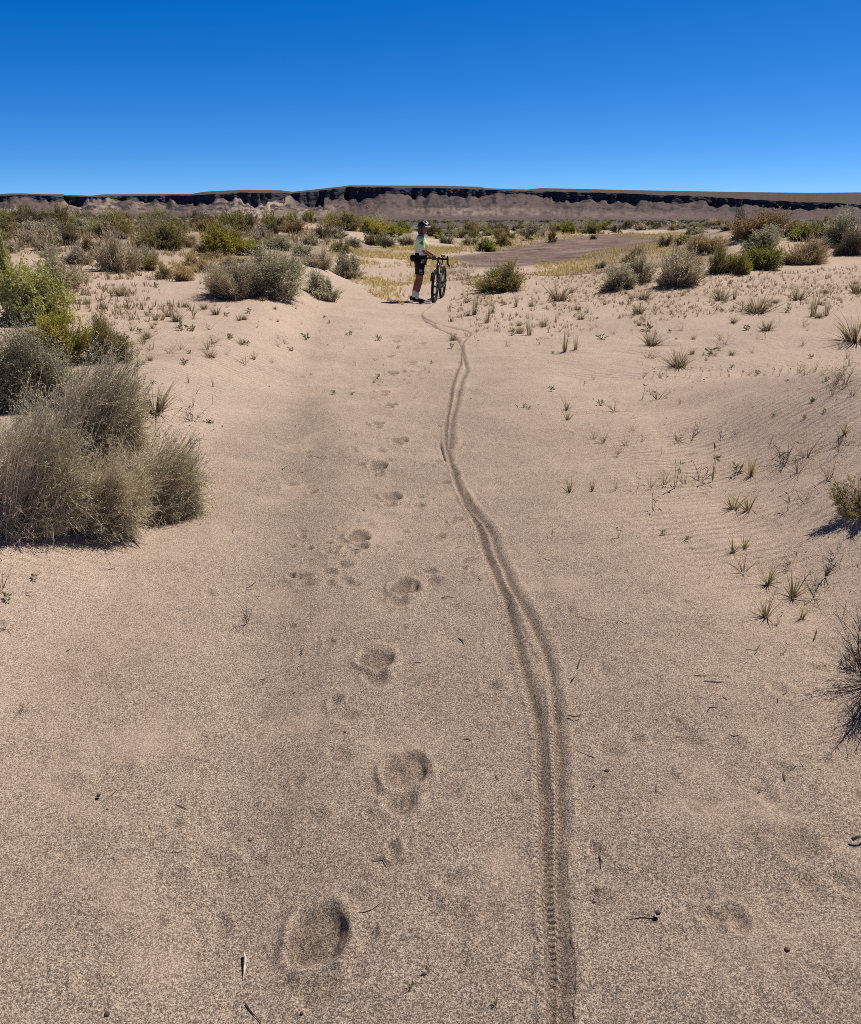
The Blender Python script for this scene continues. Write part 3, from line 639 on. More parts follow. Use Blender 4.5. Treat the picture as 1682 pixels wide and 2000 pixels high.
# ---------------------------------------------------------------- every shrub one can tell apart: kind, photo extent left/right/top/base, label
SHRUBS = [
 # the big heap of brush at the left edge of the sand
 ('sage', -60,130,655,810,'grey sage shrub filling the edge above the big near heap of brush',0),
 ('swept', 0,232,680,900,'large grey wiry shrub with stems fanning out towards the sandy path',0),
 ('swept', 140,352,842,1018,'low sage shrub nearest the path, bowed grey stems over a small shadow',0),
 ('swept', -130,110,765,1045,'wide grey brown shrub at the picture edge reaching lowest onto the sand',0),
 ('swept', 60,240,880,1042,'matted dry grey shrub in the middle of the near heap of brush',0),
 ('yellow', 26,156,606,716,'upright yellow green shrub right behind the near grey brush',0),
 ('olive', 140,247,618,712,'olive shrub with brown foot leaning from the yellow green one to the sand',0),
 ('leafy', -40,112,490,640,'leafy green shrub with broad pale leaves crowding the left picture edge',0),
 ('leafy', -40,38,432,590,'tall leafy sprig rising at the extreme left edge of the picture',1),
 ('grey', 28,146,485,566,'pale straw grey shrub behind the leafy green one at the edge',1),
 # left slope
 ('grey', 378,510,510,588,'brown twiggy half of the large shrub left of the cyclist',0),
 ('sage', 440,596,496,586,'large silvery sage dome standing left of the cyclist',0),
 ('sage', 590,670,534,588,'small round sage shrub sloping down to the sand beside the large dome',1),
 ('sage', 640,710,496,545,'dark grey sage shrub closest behind the small round one',1),
 ('grey', 584,652,484,524,'brownish grey shrub between the silvery dome and the green flat',1),
 ('grey', 166,268,446,534,'round pale grey shrub with a dark hollow at its foot on the left slope',1),
 ('grey', 108,174,482,518,'small grey shrub tucked beside the round pale grey one',1),
 ('yellow', 372,470,439,500,'bright yellow green bush with black shadow under it',1),
 ('yellow', 440,510,466,500,'low yellow skirt of growth beside the bright yellow green bush',1),
 ('olive', 254,350,434,488,'olive grey shrub between the round pale one and the yellow bush',1),
 ('green', 272,316,414,446,'dark green rounded bush on the left skyline',2),
 ('green', 432,486,416,456,'green topped bush behind the bright yellow one',2),
 ('dark', 468,506,428,460,'dark brown bush leaning on the green topped one',2),
 ('olive', 82,128,403,440,'yellowish bush topping the left skyline',2),
 ('grey', 122,176,408,438,'grey bush beside the yellowish one on the left skyline',2),
 ('dark', 20,88,410,446,'dark brown thicket low on the left skyline',1),
 ('olive', -20,30,406,436,'olive thicket at the left end of the skyline',2),
 ('olive', 168,250,424,464,'olive grey thicket above the round pale shrub',1),
 ('grey', 20,100,442,478,'wide grey brown shrub in front of the left skyline thicket',1),
 ('dark', 96,150,452,480,'small dark shrub right of the wide grey brown one',2),
 ('russet', 146,192,456,492,'rusty dry shrub against the side of the round pale grey one',2),
 ('olive', 316,368,420,452,'olive bush right of the dark green rounded one',2),
 ('russet', 372,428,424,450,'brownish low bush on the skyline left of the green topped one',2),
 ('leafy', 558,580,402,440,'tall wispy sprig standing up against the pale sand slide',2),
 ('leafy', 596,616,408,436,'shorter wispy sprig right of the tall one against the mesa',2),
 ('olive', 508,552,414,446,'grey olive bush left of the tall wispy sprig',2),
 ('sage', 505,575,460,490,'grey green low shrub above the silvery dome',1),
 ('grey', 474,530,450,478,'pale grey shrub right of the bright yellow bush',2),
 ('sage', 564,610,472,502,'small sage shrub behind the top of the silvery dome',2),
 ('sage', 588,630,458,480,'flat sage shrub above the brownish grey one',2),
 ('olive', 632,702,413,450,'wide olive bush on the low rise left of the cyclist',1),
 ('dark', 604,640,440,466,'black shadowed bush under the wide olive one',2),
 ('grey', 630,674,442,466,'grey brown bush beside the black shadowed one',2),
 ('russet', 540,592,432,456,'brown spreading bush under the tall wispy sprig',2),
 ('sage', 664,712,460,482,'small grey sage shrub on the edge of the yellow grass flat',2),
 ('olive', 644,682,470,496,'brown olive shrub above the dark grey sage one',2),
 ('yellow', 694,758,427,460,'rounded yellow green bush nearest left of the helmet',1),
 ('olive', 708,748,454,480,'yellowish olive bush in front of the rounded yellow green one',2),
 ('sage', 732,778,458,484,'grey green shrub at the back of the yellow grass flat',2),
 ('yellow', 744,790,442,464,'flat yellow green bush left of the cyclist\'s shoulder',2),
 ('green', 766,806,430,456,'green bush just behind the cyclist\'s helmet on the far side',2),
 ('sage', 776,814,456,480,'grey bush behind the cyclist\'s back',2),
 ('olive', 830,858,433,458,'olive bush in front of the cyclist\'s face',2),
 ('sage', 855,886,458,476,'small grey bush beyond the handlebar',2),
 ('green', 930,968,460,492,'bright green bush with a bare stem at the gravel edge',2),
 ('olive', 962,1004,454,482,'olive grey bush right of the bright green one',2),
 ('sage', 900,936,458,480,'grey bush left of the bright green one at the gravel edge',2),
 ('dark', 950,974,438,458,'dark small bush above the bright green one',3),
 ('russet', 900,942,433,454,'brown low bush on the far flat beyond the handlebar',2),
 ('dark', 1022,1044,458,470,'little dark bush at the near rim of the far scrub',3),
 ('olive', 932,1032,508,574,'dark olive grey shrub on its own mound right of the bicycle',1),
 # right slope
 ('sage', 1178,1256,512,570,'left of the two silvery shrubs on the right sand slope, darker foot',1),
 ('grey', 1218,1290,500,556,'grey shrub wedged between the two silvery ones on the slope',1),
 ('grey', 1276,1388,499,564,'right hand silvery shrub with splayed dark foot on the sand slope',1),
 ('olive', 1382,1432,492,536,'olive yellow shrub right of the splayed silvery one',1),
 ('yellow', 1424,1476,494,537,'low yellow green shrub at the foot of the dune',1),
 ('green', 1458,1536,472,530,'yellow green shrub on the dune face under the russet one',1),
 ('sage', 1452,1538,448,494,'grey green shrub at the middle of the dune below the russet crown',1),
 ('russet', 1446,1566,396,472,'big russet brown shrub crowning the right dune',1),
 ('dark', 1430,1464,424,468,'thin dark spiny sprig left of the russet shrub',2),
 ('straw', 1540,1642,456,518,'wide tan green shrub combed to the side on the right dune',1),
 ('green', 1552,1604,444,472,'vivid light green bush peeping over the tan green one',2),
 ('olive', 1534,1580,432,462,'olive bush behind the vivid light green one',2),
 ('sage', 1618,1720,414,484,'large grey green shrub cut by the right picture edge',1),
 ('dark', 1642,1700,450,500,'dark low shrub under the large grey green one at the right edge',1),
 ('grey', 1580,1626,432,466,'pale twiggy bush left of the large grey green one',2),
 ('straw', 1350,1436,448,498,'tan grey shrub on the dune shoulder',1),
 ('grey', 1408,1446,432,450,'small pale bush on the dune top left of the spiny sprig',2),
 ('straw', 1232,1262,478,500,'tan tuft of brush at the near edge of the gravel flat',2),
 ('dark', 1292,1318,456,482,'dark little bush on the gravel edge',2),
 ('green', 1322,1348,460,478,'small green bush right of the dark little one',2),
 ('green', 1100,1126,432,457,'bright green bush alone beyond the gravel flat',2),
 ('grey', 1126,1154,434,452,'pale grey bush beside the bright green one beyond the gravel',3),
 ('green', 1174,1200,429,446,'green low bush farther along the edge of the far flat',3),
 ('green', 1216,1238,428,444,'upright green bush on the edge of the far flat',3),
 ('grey', 1240,1268,434,450,'low grey bush right of the upright green one',3),
 ('grey', 1312,1346,430,446,'grey bush at the far end of the gravel flat',3),
 ('straw', 1390,1446,424,440,'pale straw bush on the skyline left of the russet shrub',2),
 ('olive', 1066,1090,455,474,'yellowish bush at the far rim of the gravel flat',3),
 ('dark', 1154,1172,457,468,'tiny dark bush on the far side of the gravel flat',3),
 # tan clumps on the left flat
 ('olive', 300,336,518,546,'small olive clump beside the tan one on the left sand',2),
 ('straw', 332,374,516,550,'tan straw clump on the left sand before the yellow bush',2),
 ('straw', 370,412,508,534,'pale straw clump right of the tan one, nearer the yellow bush',2),
 # right edge, close by
 ('spray', 1652,1758,945,1018,'loose yellow green leafy plant at the right edge throwing a long ragged shadow',0),
 ('wiry', 1612,1990,1235,1420,'dark backlit wiry shrub poking in from the right edge',0),
]
for kind, x0, x1, yt, yb, lab, lod in SHRUBS:
    if lod and kind not in ('leafy',): x0, x1, yt = x0-.05*(x1-x0), x1+.05*(x1-x0), yt-.04*(yb-yt)
    shrub(kind, x0, x1, yt, yb, lab, lod=lod, rz=g0.uniform(-.25, .25) if kind == 'swept' else None)

# the unnamed rest of the scrub: each its own object, sharing a label where nothing tells them apart
def free(x, y, r): return all((x-a)**2+(y-b)**2 > (r+c*.8)**2 for a, b, c in BLOCK)
def scatter(n, xr, yr, kinds, size, label, group, seed, dens=None, cat='shrub', rowpow=1.0):
    g = random.Random(seed); k = 0; tries = 0
    while k < n and tries < n*40:
        tries += 1
        y = yr[0] + (yr[1]-yr[0])*g.random()**rowpow; lim = .60*y
        x = g.uniform(max(xr[0], -lim), min(xr[1], lim)) if callable(xr) is False else 0
        if dens and not dens(x, y): continue
        w = g.uniform(*size); 
        if not free(x, y, w*.4): continue
        if in_poly(np.array([x]), np.array([y]), GRV)[0]: continue
        p = Vector((x, y, float(base_z(x, y)))); h = w*g.uniform(.34, .6)
        shrub(g.choice(kinds), 0, 0, 0, 0, label, group, loc=p, dim=(w, h)); k += 1
scatter(150, (-60, -4), (30, 66), ['sage', 'grey', 'olive', 'dark', 'olive', 'olive', 'dark', 'sage', 'russet'], (.6, 1.5), 'low scrub bush in the thick scrub covering the left rise', 'scrub bushes on the left rise', 3,
        dens=lambda x, y: x < -5-.05*y)
scatter(85, (-14, 22), (62, 130), ['olive', 'sage', 'dark', 'grey', 'yellow', 'sage', 'olive'], (.9, 2.6), 'small bush among the scattered scrub of the far flat', 'bushes of the far flat', 4,
        dens=lambda x, y: True)
scatter(26, (20, 60), (50, 110), ['olive', 'sage', 'grey', 'straw'], (.9, 2.0), 'small bush behind the right dune', 'bushes behind the right dune', 6)
scatter(70, (-40, -3.5), (19, 40), ['straw', 'sage', 'grey', 'olive', 'straw'], (.3, .75), 'low dry clump between the larger bushes of the left slope', 'dry clumps of the left slope', 8)
scatter(24, (4, 22), (22, 40), ['straw', 'sage', 'olive', 'grey'], (.35, .8), 'low clump between the larger shrubs of the right slope', 'low clumps of the right slope', 12)
# far plain: nobody could count it
def far_scrub():
    g = np.random.RandomState(9); n = 2600
    y = 120*(650/120.)**(g.rand(n)**.75); x = g.uniform(-.75, .75, n)*y
    keep = vnoise(x/30., y/60., 71) + .15*g.normal(size=n) > -.12; x, y = x[keep], y[keep]; n = len(x)
    z = base_z(x, y); per = 34; sz = g.uniform(.5, 1.5, n)
    c = np.stack([x, y, z], 1)[:, None] + g.normal(size=(n, per, 3))*np.array([.33, .33, .12])*sz[:, None, None]
    c[..., 2] = np.maximum(c[..., 2], z[:, None]) + .18*sz[:, None]
    k = n*per; P = c.reshape(-1, 3); D = unit(rvec(g, k)+np.array([0, 0, .7])); L = np.repeat(sz, per)*g.uniform(.25, .5, k)
    r = Rib(); r.leaves(P, D, unit(np.cross(D, rvec(g, k))), L, L*.5, np.repeat(g.rand(n), per)*.6+.4*g.rand(k), np.ones(k)); return r.mesh('distant_scrub')
FARM = plant_mat('distant_scrub_leaves', (.17, .16, .055), (.085, .075, .045), None, .25)
tag(link('distant_scrub', far_scrub(), None, [FARM]), 'countless low dark bushes dotting the plain below the mesa', 'scrub', None, 'stuff')
# ---------------------------------------------------------------- bicycle
BLACK = mat('matt_black', (.010, .010, .011), .55, spec=.2, var=.2)
RUBBER = mat('tyre_rubber', (.016, .014, .014), .85, spec=.15, var=.3, bump=.3, bscale=150)
TAN = mat('tan_sidewall', (.075, .058, .05), .8, var=.2)
STEEL = mat('brushed_metal', (.30, .30, .31), .5, .8, var=.1)
PAINT = mat('grey_paint', (.05, .05, .056), .28, .1, .5, var=.15)
GREYF = mat('grey_cordura', (.05, .05, .055), .8, var=.3, scale=60)
WHITE = mat('white_cloth', (.74, .75, .80), .8, var=.06)
CLEAR = mat('clear_bottle', (.16, .165, .175), .45, 0, .3, var=.1)
def tubes(specs, seg=10):
    """specs: list of (points, radius or list of radii); one mesh"""
    bm = bmesh.new()
    for pts, rad in specs:
        W = [Vector(p) for p in pts]; rings = []
        if not isinstance(rad, (list, tuple)): rad = [rad]*len(W)
        ref = None
        for i, p in enumerate(W):
            t = (W[min(i+1, len(W)-1)]-W[max(i-1, 0)]).normalized()
            if ref is None: ref = t.orthogonal().normalized()
            a = (ref - t*ref.dot(t)).normalized(); ref = a; b = t.cross(a)
            rings.append([bm.verts.new(p+(a*math.cos(q)+b*math.sin(q))*rad[i]) for q in [k*2*math.pi/seg for k in range(seg)]])
        for u, v in zip(rings, rings[1:]):
            for k in range(seg): bm.faces.new((u[k], u[(k+1) % seg], v[(k+1) % seg], v[k]))
        bm.faces.new(rings[0][::-1]); bm.faces.new(rings[-1])
    me = bpy.data.meshes.new('tubes'); bm.normal_update(); bm.to_mesh(me); bm.free()
    for f in me.polygons: f.use_smooth = True
    return me
def torus_mesh(R_, r, n=56, m=10, sq=1.0):
    V = []; F = []
    for i in range(n):
        a = 2*math.pi*i/n
        for j in range(m):
            b = 2*math.pi*j/m; q = R_+r*math.cos(b)*sq
            V.append((q*math.cos(a), r*math.sin(b), q*math.sin(a)))
            F.append((i*m+j, i*m+(j+1) % m, ((i+1) % n)*m+(j+1) % m, ((i+1) % n)*m+j))
    me = np_mesh('ring', V, F, smooth=True); return me
def boxm(bm, c, s, rot=None, bev=.0):
    r = bmesh.ops.create_cube(bm, size=1, matrix=Matrix.Translation(c) @ (rot or Matrix()) @ Matrix.Diagonal((*s, 1)))
    if bev: bmesh.ops.bevel(bm, geom=list({e for v in r['verts'] for e in v.link_edges}), offset=bev, segments=2, affect='EDGES', profile=.6)
def bm_obj(name, bm, m, parent, smooth=False):
    me = bpy.data.meshes.new(name); bm.normal_update(); bm.to_mesh(me); bm.free()
    for f in me.polygons: f.use_smooth = smooth
    return link(name, me, parent, [m])

FW = ground(848, 590.5); RW = ground(862.5, 585.2)
dirv = Vector((FW.x-RW.x-.015, FW.y-RW.y-.42, 0)).normalized()
ctr = Vector((FW.x, FW.y, 0)) - dirv*.52
bike = empty('bicycle', (ctr.x, ctr.y, float(base_z(ctr.x, ctr.y))-.012), math.atan2(dirv.y, dirv.x))
bike.rotation_euler = (R(-3.5), R(0), math.atan2(dirv.y, dirv.x))
tag(bike, 'dark drop bar gravel bicycle held upright, front wheel towards the viewer', 'bicycle')
AX_F, AX_R, BB = (.52, 0, .345), (-.51, 0, .345), (-.085, 0, .275)
link('frame', tubes([([(.315, 0, .79), (.357, 0, .665)], .032), ([(.322, 0, .765), (-.215, 0, .705)], .022), ([(.35, 0, .69), (-.07, 0, .285)], [.034, .03]), ([BB, (-.235, 0, .735)], .018),
    ([(-.22, .02, .70), (-.50, .066, .35)], .009), ([(-.22, -.02, .70), (-.50, -.066, .35)], .009), ([(-.09, .035, .275), (-.51, .066, .345)], .011), ([(-.09, -.035, .275), (-.51, -.066, .345)], .011), ([(-.085, -.045, .275), (-.085, .045, .275)], .026)]), bike, [PAINT])
link('fork', tubes([([(.362, -.001, .655), (.372, 0, .625)], .026), ([(.368, .03, .635), (.395, .055, .56), (.52, .06, .345)], [.021, .02, .013]), ([(.368, -.03, .635), (.395, -.055, .56), (.52, -.06, .345)], [.021, .02, .013]), ([(.37, -.035, .632), (.37, .035, .632)], .018)]), bike, [PAINT])
def wheel(ax):
    t = link('wheel', torus_mesh(.305, .013, 56, 8, 1.2), bike, [BLACK]); t.location = ax; t['label'] = 'black alloy rim of a thin spoked bicycle wheel'
    link('tyre', torus_mesh(.328, .030, 64, 12), t, [RUBBER])
    link('hub', tubes([([(0, -.05, 0), (0, -.03, 0), (0, .03, 0), (0, .05, 0)], [.012, .022, .022, .012])]), t, [BLACK])
    sp = []
    for k in range(28):
        a = 2*math.pi*k/28; s = .03 if k % 2 else -.03; a2 = a + (.5 if k % 4 < 2 else -.5)
        sp.append(([(.022*math.cos(a2), s, .022*math.sin(a2)), (.297*math.cos(a), 0, .297*math.sin(a))], .0012))
    link('spokes', tubes(sp, 4), t, [STEEL])
    link('brake_disc', torus_mesh(.068, .010, 32, 4, 1.0), t, [STEEL]); D_ = [q for q in t.children if q.name.startswith('brake_disc')][0]; D_.location = (0, .045, 0); D_.scale = (1, .12, 1)
wheel(AX_F); wheel(AX_R)
bar = [(.375, -.01, .905), (.375, -.19, .908), (.385, -.215, .905), (.445, -.222, .895), (.478, -.228, .865), (.472, -.238, .815), (.42, -.248, .785), (.35, -.256, .77)]
link('handlebar', tubes([(bar, .0185), ([(x, -y, z) for x, y, z in bar], .0185)]), bike, [BLACK])
link('stem', tubes([([(.303, 0, .845), (.375, 0, .907)], .020), ([(.298, 0, .86), (.32, 0, .77)], .021)]), bike, [BLACK])
for s in (-1, 1):
    h = link('brake_lever', tubes([([(.43, s*.222, .897), (.50, s*.226, .915), (.528, s*.228, .955), (.522, s*.228, .985)], [.019, .021, .018, .010]), ([(.515, s*.228, .93), (.535, s*.23, .87), (.51, s*.238, .80)], [.009, .008, .006])]), bike, [BLACK])
bm = bmesh.new(); boxm(bm, (.43, .03, .925), (.075, .05, .018), Matrix.Rotation(R(-18), 4, 'Y'), .006); bm_obj('bike_computer', bm, BLACK, bike)
bm = bmesh.new(); boxm(bm, (.415, -.075, .915), (.09, .085, .085), None, .02); bm_obj('stem_bag', bm, GREYF, bike, True)
bm = bmesh.new(); boxm(bm, (.43, .0, .875), (.04, .045, .035), None, .01); bm_obj('front_lamp', bm, CLEAR, bike)
bm = bmesh.new(); boxm(bm, (.175, 0, .80), (.2, .05, .075), Matrix.Rotation(R(6), 4, 'Y'), .018); bm_obj('top_tube_bag', bm, GREYF, bike, True)
link('seat_post', tubes([([(-.225, 0, .70), (-.285, 0, .905)], .0145)]), bike, [BLACK])
bm = bmesh.new(); bmesh.ops.create_uvsphere(bm, u_segments=18, v_segments=10, radius=1)
for v in bm.verts:
    x, y, z = v.co; w = .026 + .052*max(0, -x+.1)**1.2; v.co = Vector((x*.135-.27, y*w*1.15, z*.022 + .925 + .012*max(0, -x)))
bm_obj('saddle', bm, BLACK, bike, True)
ck = link('crank', tubes([([(-.085, -.06, .275), (-.13, -.072, .115)], [.013, .010]), ([(-.085, .06, .275), (-.04, .075, .435)], [.013, .010])]), bike, [BLACK])
cr = link('chainring', torus_mesh(.085, .009, 40, 6), bike, [STEEL]); cr.location = (-.085, -.05, .275); cr.scale = (1, .3, 1)
cs = link('cassette', torus_mesh(.055, .024, 32, 6), bike, [STEEL]); cs.location = (-.51, -.045, .345); cs.scale = (1, .5, 1)
for (x, y, z) in ((-.13, -.115, .112), (-.04, .118, .437)):
    bm = bmesh.new(); boxm(bm, (x, y, z), (.085, .078, .018), Matrix.Rotation(R(20), 4, 'Y'), .004); bm_obj('pedal', bm, BLACK, bike)
link('rear_derailleur', tubes([([(-.50, -.075, .34), (-.47, -.08, .27), (-.46, -.07, .20)], [.012, .010, .018])]), bike, [BLACK])
link('chain', tubes([([(-.085, -.05, .36), (-.51, -.05, .40)], .004), ([(-.085, -.05, .19), (-.46, -.062, .185)], .004)], 5), bike, [STEEL])
b1 = link('bottle', tubes([([(.01, 0, .40), (.035, 0, .425), (.155, 0, .535), (.165, 0, .545), (.18, 0, .56)], [.034, .036, .036, .026, .018])]), bike, [CLEAR])
for s in (-1, 1):
    link('fork_bottle', tubes([([(.415, s*.085, .62), (.42, s*.085, .605), (.475, s*.09, .46), (.48, s*.09, .445)], [.018, .034, .034, .03])]), bike, [CLEAR if s > 0 else GREYF])

# ---------------------------------------------------------------- the cyclist (her +X is where she faces; -Y is the near side)
SKIN = mat('tanned_skin', (.27, .098, .052), .55, 0, .3, var=.08, scale=8)
def skin_part(name, verts, edges, rad, levels=2):
    me = bpy.data.meshes.new(name); me.from_pydata(verts, edges, []); o = bpy.data.objects.new(name, me); COL.objects.link(o)
    md = o.modifiers.new('skin', 'SKIN'); md.use_smooth_shade = True; md.branch_smoothing = .6
    for i, r in enumerate(rad):
        sv = me.skin_vertices[0].data[i]; sv.radius = r if isinstance(r, tuple) else (r, r); sv.use_root = (i == 0)
    ss = o.modifiers.new('sub', 'SUBSURF'); ss.levels = levels; ss.render_levels = levels
    dg = bpy.context.evaluated_depsgraph_get(); dg.update()
    out = bpy.data.meshes.new_from_object(o.evaluated_get(dg)); bpy.data.objects.remove(o); bpy.data.meshes.remove(me)
    for f in out.polygons: f.use_smooth = True
    return out
def join_meshes(name, ms):
    bm = bmesh.new()
    for m in ms: bm.from_mesh(m)
    me = bpy.data.meshes.new(name); bm.to_mesh(me); bm.free()
    for f in me.polygons: f.use_smooth = True
    return me
def loft(rings, seg=20):
    """rings: (centre, half x, half y, [tilt about y]); closed ends"""
    bm = bmesh.new(); R_ = []
    for c, hx, hy, tl in rings:
        M = Matrix.Rotation(tl, 3, 'Y'); R_.append([bm.verts.new(Vector(c)+M @ Vector((hx*math.cos(2*math.pi*k/seg), hy*math.sin(2*math.pi*k/seg), 0))) for k in range(seg)])
    for u, v in zip(R_, R_[1:]):
        for k in range(seg): bm.faces.new((u[k], u[(k+1) % seg], v[(k+1) % seg], v[k]))
    bm.faces.new(R_[0][::-1]); bm.faces.new(R_[-1]); bm.normal_update()
    me = bpy.data.meshes.new('loft'); bm.to_mesh(me); bm.free()
    for f in me.polygons: f.use_smooth = True
    return me
PG = ground(813, 589.5)
pz = float(base_z(PG.x, PG.y))
her = empty('person', (PG.x, PG.y+.10, pz))
tag(her, 'cyclist in pale green jersey, black shorts and helmet standing with hands on the handlebar', 'person')
J = dict(pel=(.082, 0, .87), wai=(.098, 0, 1.0), che=(.125, 0, 1.17), nb=(.105, 0, 1.325), ne=(.125, -.008, 1.385), hd=(.148, -.014, 1.455), ht=(.15, -.014, 1.53),
         hr=(.085, -.085, .845), kr=(.105, -.095, .475), cr=(.055, -.10, .31), ar=(.008, -.10, .09), hl=(.08, .085, .845), kl=(.045, .10, .475), cl=(-.01, .115, .32), al=(-.07, .125, .105),
         sr=(.095, -.165, 1.285), er=(.145, -.215, 1.055), wr=(.285, -.10, .945), pr=(.322, -.07, .925), sL=(.105, .165, 1.285), el=(.17, .235, 1.06), wl=(.335, .20, .965), pl=(.372, .185, .94))
names = ['pel', 'wai', 'che', 'nb', 'ne', 'hr', 'kr', 'cr', 'ar', 'hl', 'kl', 'cl', 'al', 'sr', 'er', 'wr', 'pr', 'sL', 'el', 'wl', 'pl']
rad = dict(pel=.115, wai=.095, che=.11, nb=.058, ne=.046, hr=.088, kr=.054, cr=.056, ar=.034, hl=.088, kl=.054, cl=.056, al=.034, sr=.048, er=.036, wr=.024, pr=(.036, .022), sL=.048, el=.036, wl=.024, pl=(.036, .022))
E = [('pel', 'wai'), ('wai', 'che'), ('che', 'nb'), ('nb', 'ne'), ('pel', 'hr'), ('hr', 'kr'), ('kr', 'cr'), ('cr', 'ar'), ('pel', 'hl'), ('hl', 'kl'), ('kl', 'cl'), ('cl', 'al'), ('che', 'sr'), ('sr', 'er'), ('er', 'wr'), ('wr', 'pr'), ('che', 'sL'), ('sL', 'el'), ('el', 'wl'), ('wl', 'pl')]
body = skin_part('body', [J[n] for n in names], [(names.index(a), names.index(b)) for a, b in E], [rad[n] for n in names])
def fingers(p, side, fwd):
    """five fingers closed over the bar"""
    P = Vector(p); f = Vector(fwd).normalized(); s = Vector(side).normalized(); d = Vector((0, 0, -1)); out = []
    for k, (o, L) in enumerate([(-.026, .9), (-.009, 1.0), (.009, .95), (.025, .78)]):
        r0 = P + s*o + f*.01
        pts = [r0, r0+f*.034*L+Vector((0, 0, .006)), r0+f*.052*L+d*.020*L, r0+f*.040*L+d*.042*L]
        out.append(skin_part('finger', pts, [(0, 1), (1, 2), (2, 3)], [.0095, .009, .0085, .0075], 1))
    t0 = P - s*.024*1.0
    pts = [t0, t0 + f*.02 - s*.018 + d*.012, t0 + f*.038 - s*.012 + d*.032]
    out.append(skin_part('thumb', pts, [(0, 1), (1, 2)], [.011, .010, .0085], 1)); return out
fing = fingers(J['pr'], (.45, .9, 0), (.9, .35, -.15)) + fingers(J['pl'], (.1, 1, 0), (1, -.1, -.15))
# head with a face turned towards the viewer
hm = bmesh.new(); bmesh.ops.create_uvsphere(hm, u_segments=28, v_segments=20, radius=1)
for v in hm.verts:
    x, y, z = v.co
    c = Vector((x*.093, y*.073, z*.112))
    if z < 0: c.x *= 1-.20*z*z; c.y *= 1-.38*z*z; c.x += .012*(-z)
    fr = max(0, x)
    c.x += .024*math.exp(-((y*.073)/.011)**2-((c.z+.012)/.020)**2)*fr          # nose
    c.x -= .009*fr*(math.exp(-((c.y-.031)/.014)**2-((c.z-.012)/.011)**2)+math.exp(-((c.y+.031)/.014)**2-((c.z-.012)/.011)**2))   # eye sockets
    c.x += .006*fr*math.exp(-(c.y/.02)**2-((c.z+.052)/.008)**2) + .008*fr*math.exp(-(c.y/.022)**2-((c.z+.088)/.016)**2)           # lips, chin
    v.co = c
HEAD = Matrix.Translation((.152, -.014, 1.468)) @ Matrix.Rotation(R(-38), 4, 'Z') @ Matrix.Rotation(R(4), 4, 'Y')
for s in (-1, 1):
    r = bmesh.ops.create_uvsphere(hm, u_segments=10, v_segments=8, radius=1, matrix=Matrix.Translation((-.004, s*.073, -.004)) @ Matrix.Diagonal((.017, .008, .028, 1)))
hm.transform(HEAD); head = bpy.data.meshes.new('head'); hm.to_mesh(head); hm.free()
bo = link('body', join_meshes('body', [body, head] + fing), her, [SKIN])
def on_head(name, build, m, smooth=True):
    bm = bmesh.new(); build(bm); bm.transform(HEAD); return bm_obj(name, bm, m, her, smooth)
EYE = mat('eye', (.05, .035, .03), .3, 0, .5); LIP = mat('lips', (.36, .11, .09), .5); HAIR = mat('dark_hair', (.03, .02, .014), .5, var=.4, scale=80)
TEETH = mat('teeth', (.75, .72, .66), .4)
for s in (-1, 1):
    on_head('eye', lambda bm: bmesh.ops.create_uvsphere(bm, u_segments=10, v_segments=8, radius=.0115, matrix=Matrix.Translation((.077, s*.031, .012)) @ Matrix.Diagonal((.8, 1.25, .75, 1))), EYE)
on_head('mouth', lambda bm: bmesh.ops.create_uvsphere(bm, u_segments=14, v_segments=8, radius=1, matrix=Matrix.Translation((.083, 0, -.052)) @ Matrix.Diagonal((.010, .024, .0085, 1))), LIP)
on_head('teeth', lambda bm: bmesh.ops.create_uvsphere(bm, u_segments=12, v_segments=6, radius=1, matrix=Matrix.Translation((.0895, 0, -.051)) @ Matrix.Diagonal((.006, .017, .004, 1))), TEETH)
def hair_b(bm):
    bmesh.ops.create_uvsphere(bm, u_segments=20, v_segments=14, radius=1)
    for v in bm.verts:
        x, y, z = v.co; v.co = Vector((x*.098-.014, y*.079, z*.112+.006)) if True else v.co
        if v.co.x > .02: v.co.z = max(v.co.z, .045); v.co.x = min(v.co.x, .06)
    bmesh.ops.create_uvsphere(bm, u_segments=12, v_segments=10, radius=1, matrix=Matrix.Translation((-.10, .0, -.055)) @ Matrix.Diagonal((.03, .028, .05, 1)))
on_head('hair', hair_b, HAIR)
HELM = mat('helmet_black', (.016, .016, .018), .28, 0, .6, var=.2); HELW = mat('helmet_white', (.78, .78, .80), .35, 0, .5, var=.05)
def helm_b(bm):
    bmesh.ops.create_uvsphere(bm, u_segments=40, v_segments=24, radius=1)
    for v in list(bm.verts):
        x, y, z = v.co
        q = Vector((x*.128-.008, y*.098, z*.105+.058))
        rib = math.cos(y*13)                         # long vents
        if z > .15 and abs(y) < .85: q -= Vector((x*.2, y*.3, 1))*(.011 if rib < -.1 else 0)
        q.z = max(q.z, .040-.035*max(0, -x)+.012*max(0, x)); v.co = q
helmet = on_head('helmet', helm_b, HELM, False)
def visor_b(bm):
    R_ = []
    for k in range(13):
        a = -1.05+2.1*k/12; c, s = math.cos(a), math.sin(a)
        R_.append([bm.verts.new((.112*c-.006, .094*s, .088)), bm.verts.new((.178*c**.6-.006, .088*s, .068)), bm.verts.new((.178*c**.6-.006, .088*s, .061)), bm.verts.new((.112*c-.006, .094*s, .080))])
    for u, v in zip(R_, R_[1:]):
        for k in range(4): bm.faces.new((u[k], v[k], v[(k+1) % 4], u[(k+1) % 4]))
    bm.faces.new(R_[0]); bm.faces.new(R_[-1][::-1])
vis = on_head('visor', visor_b, HELM, False)
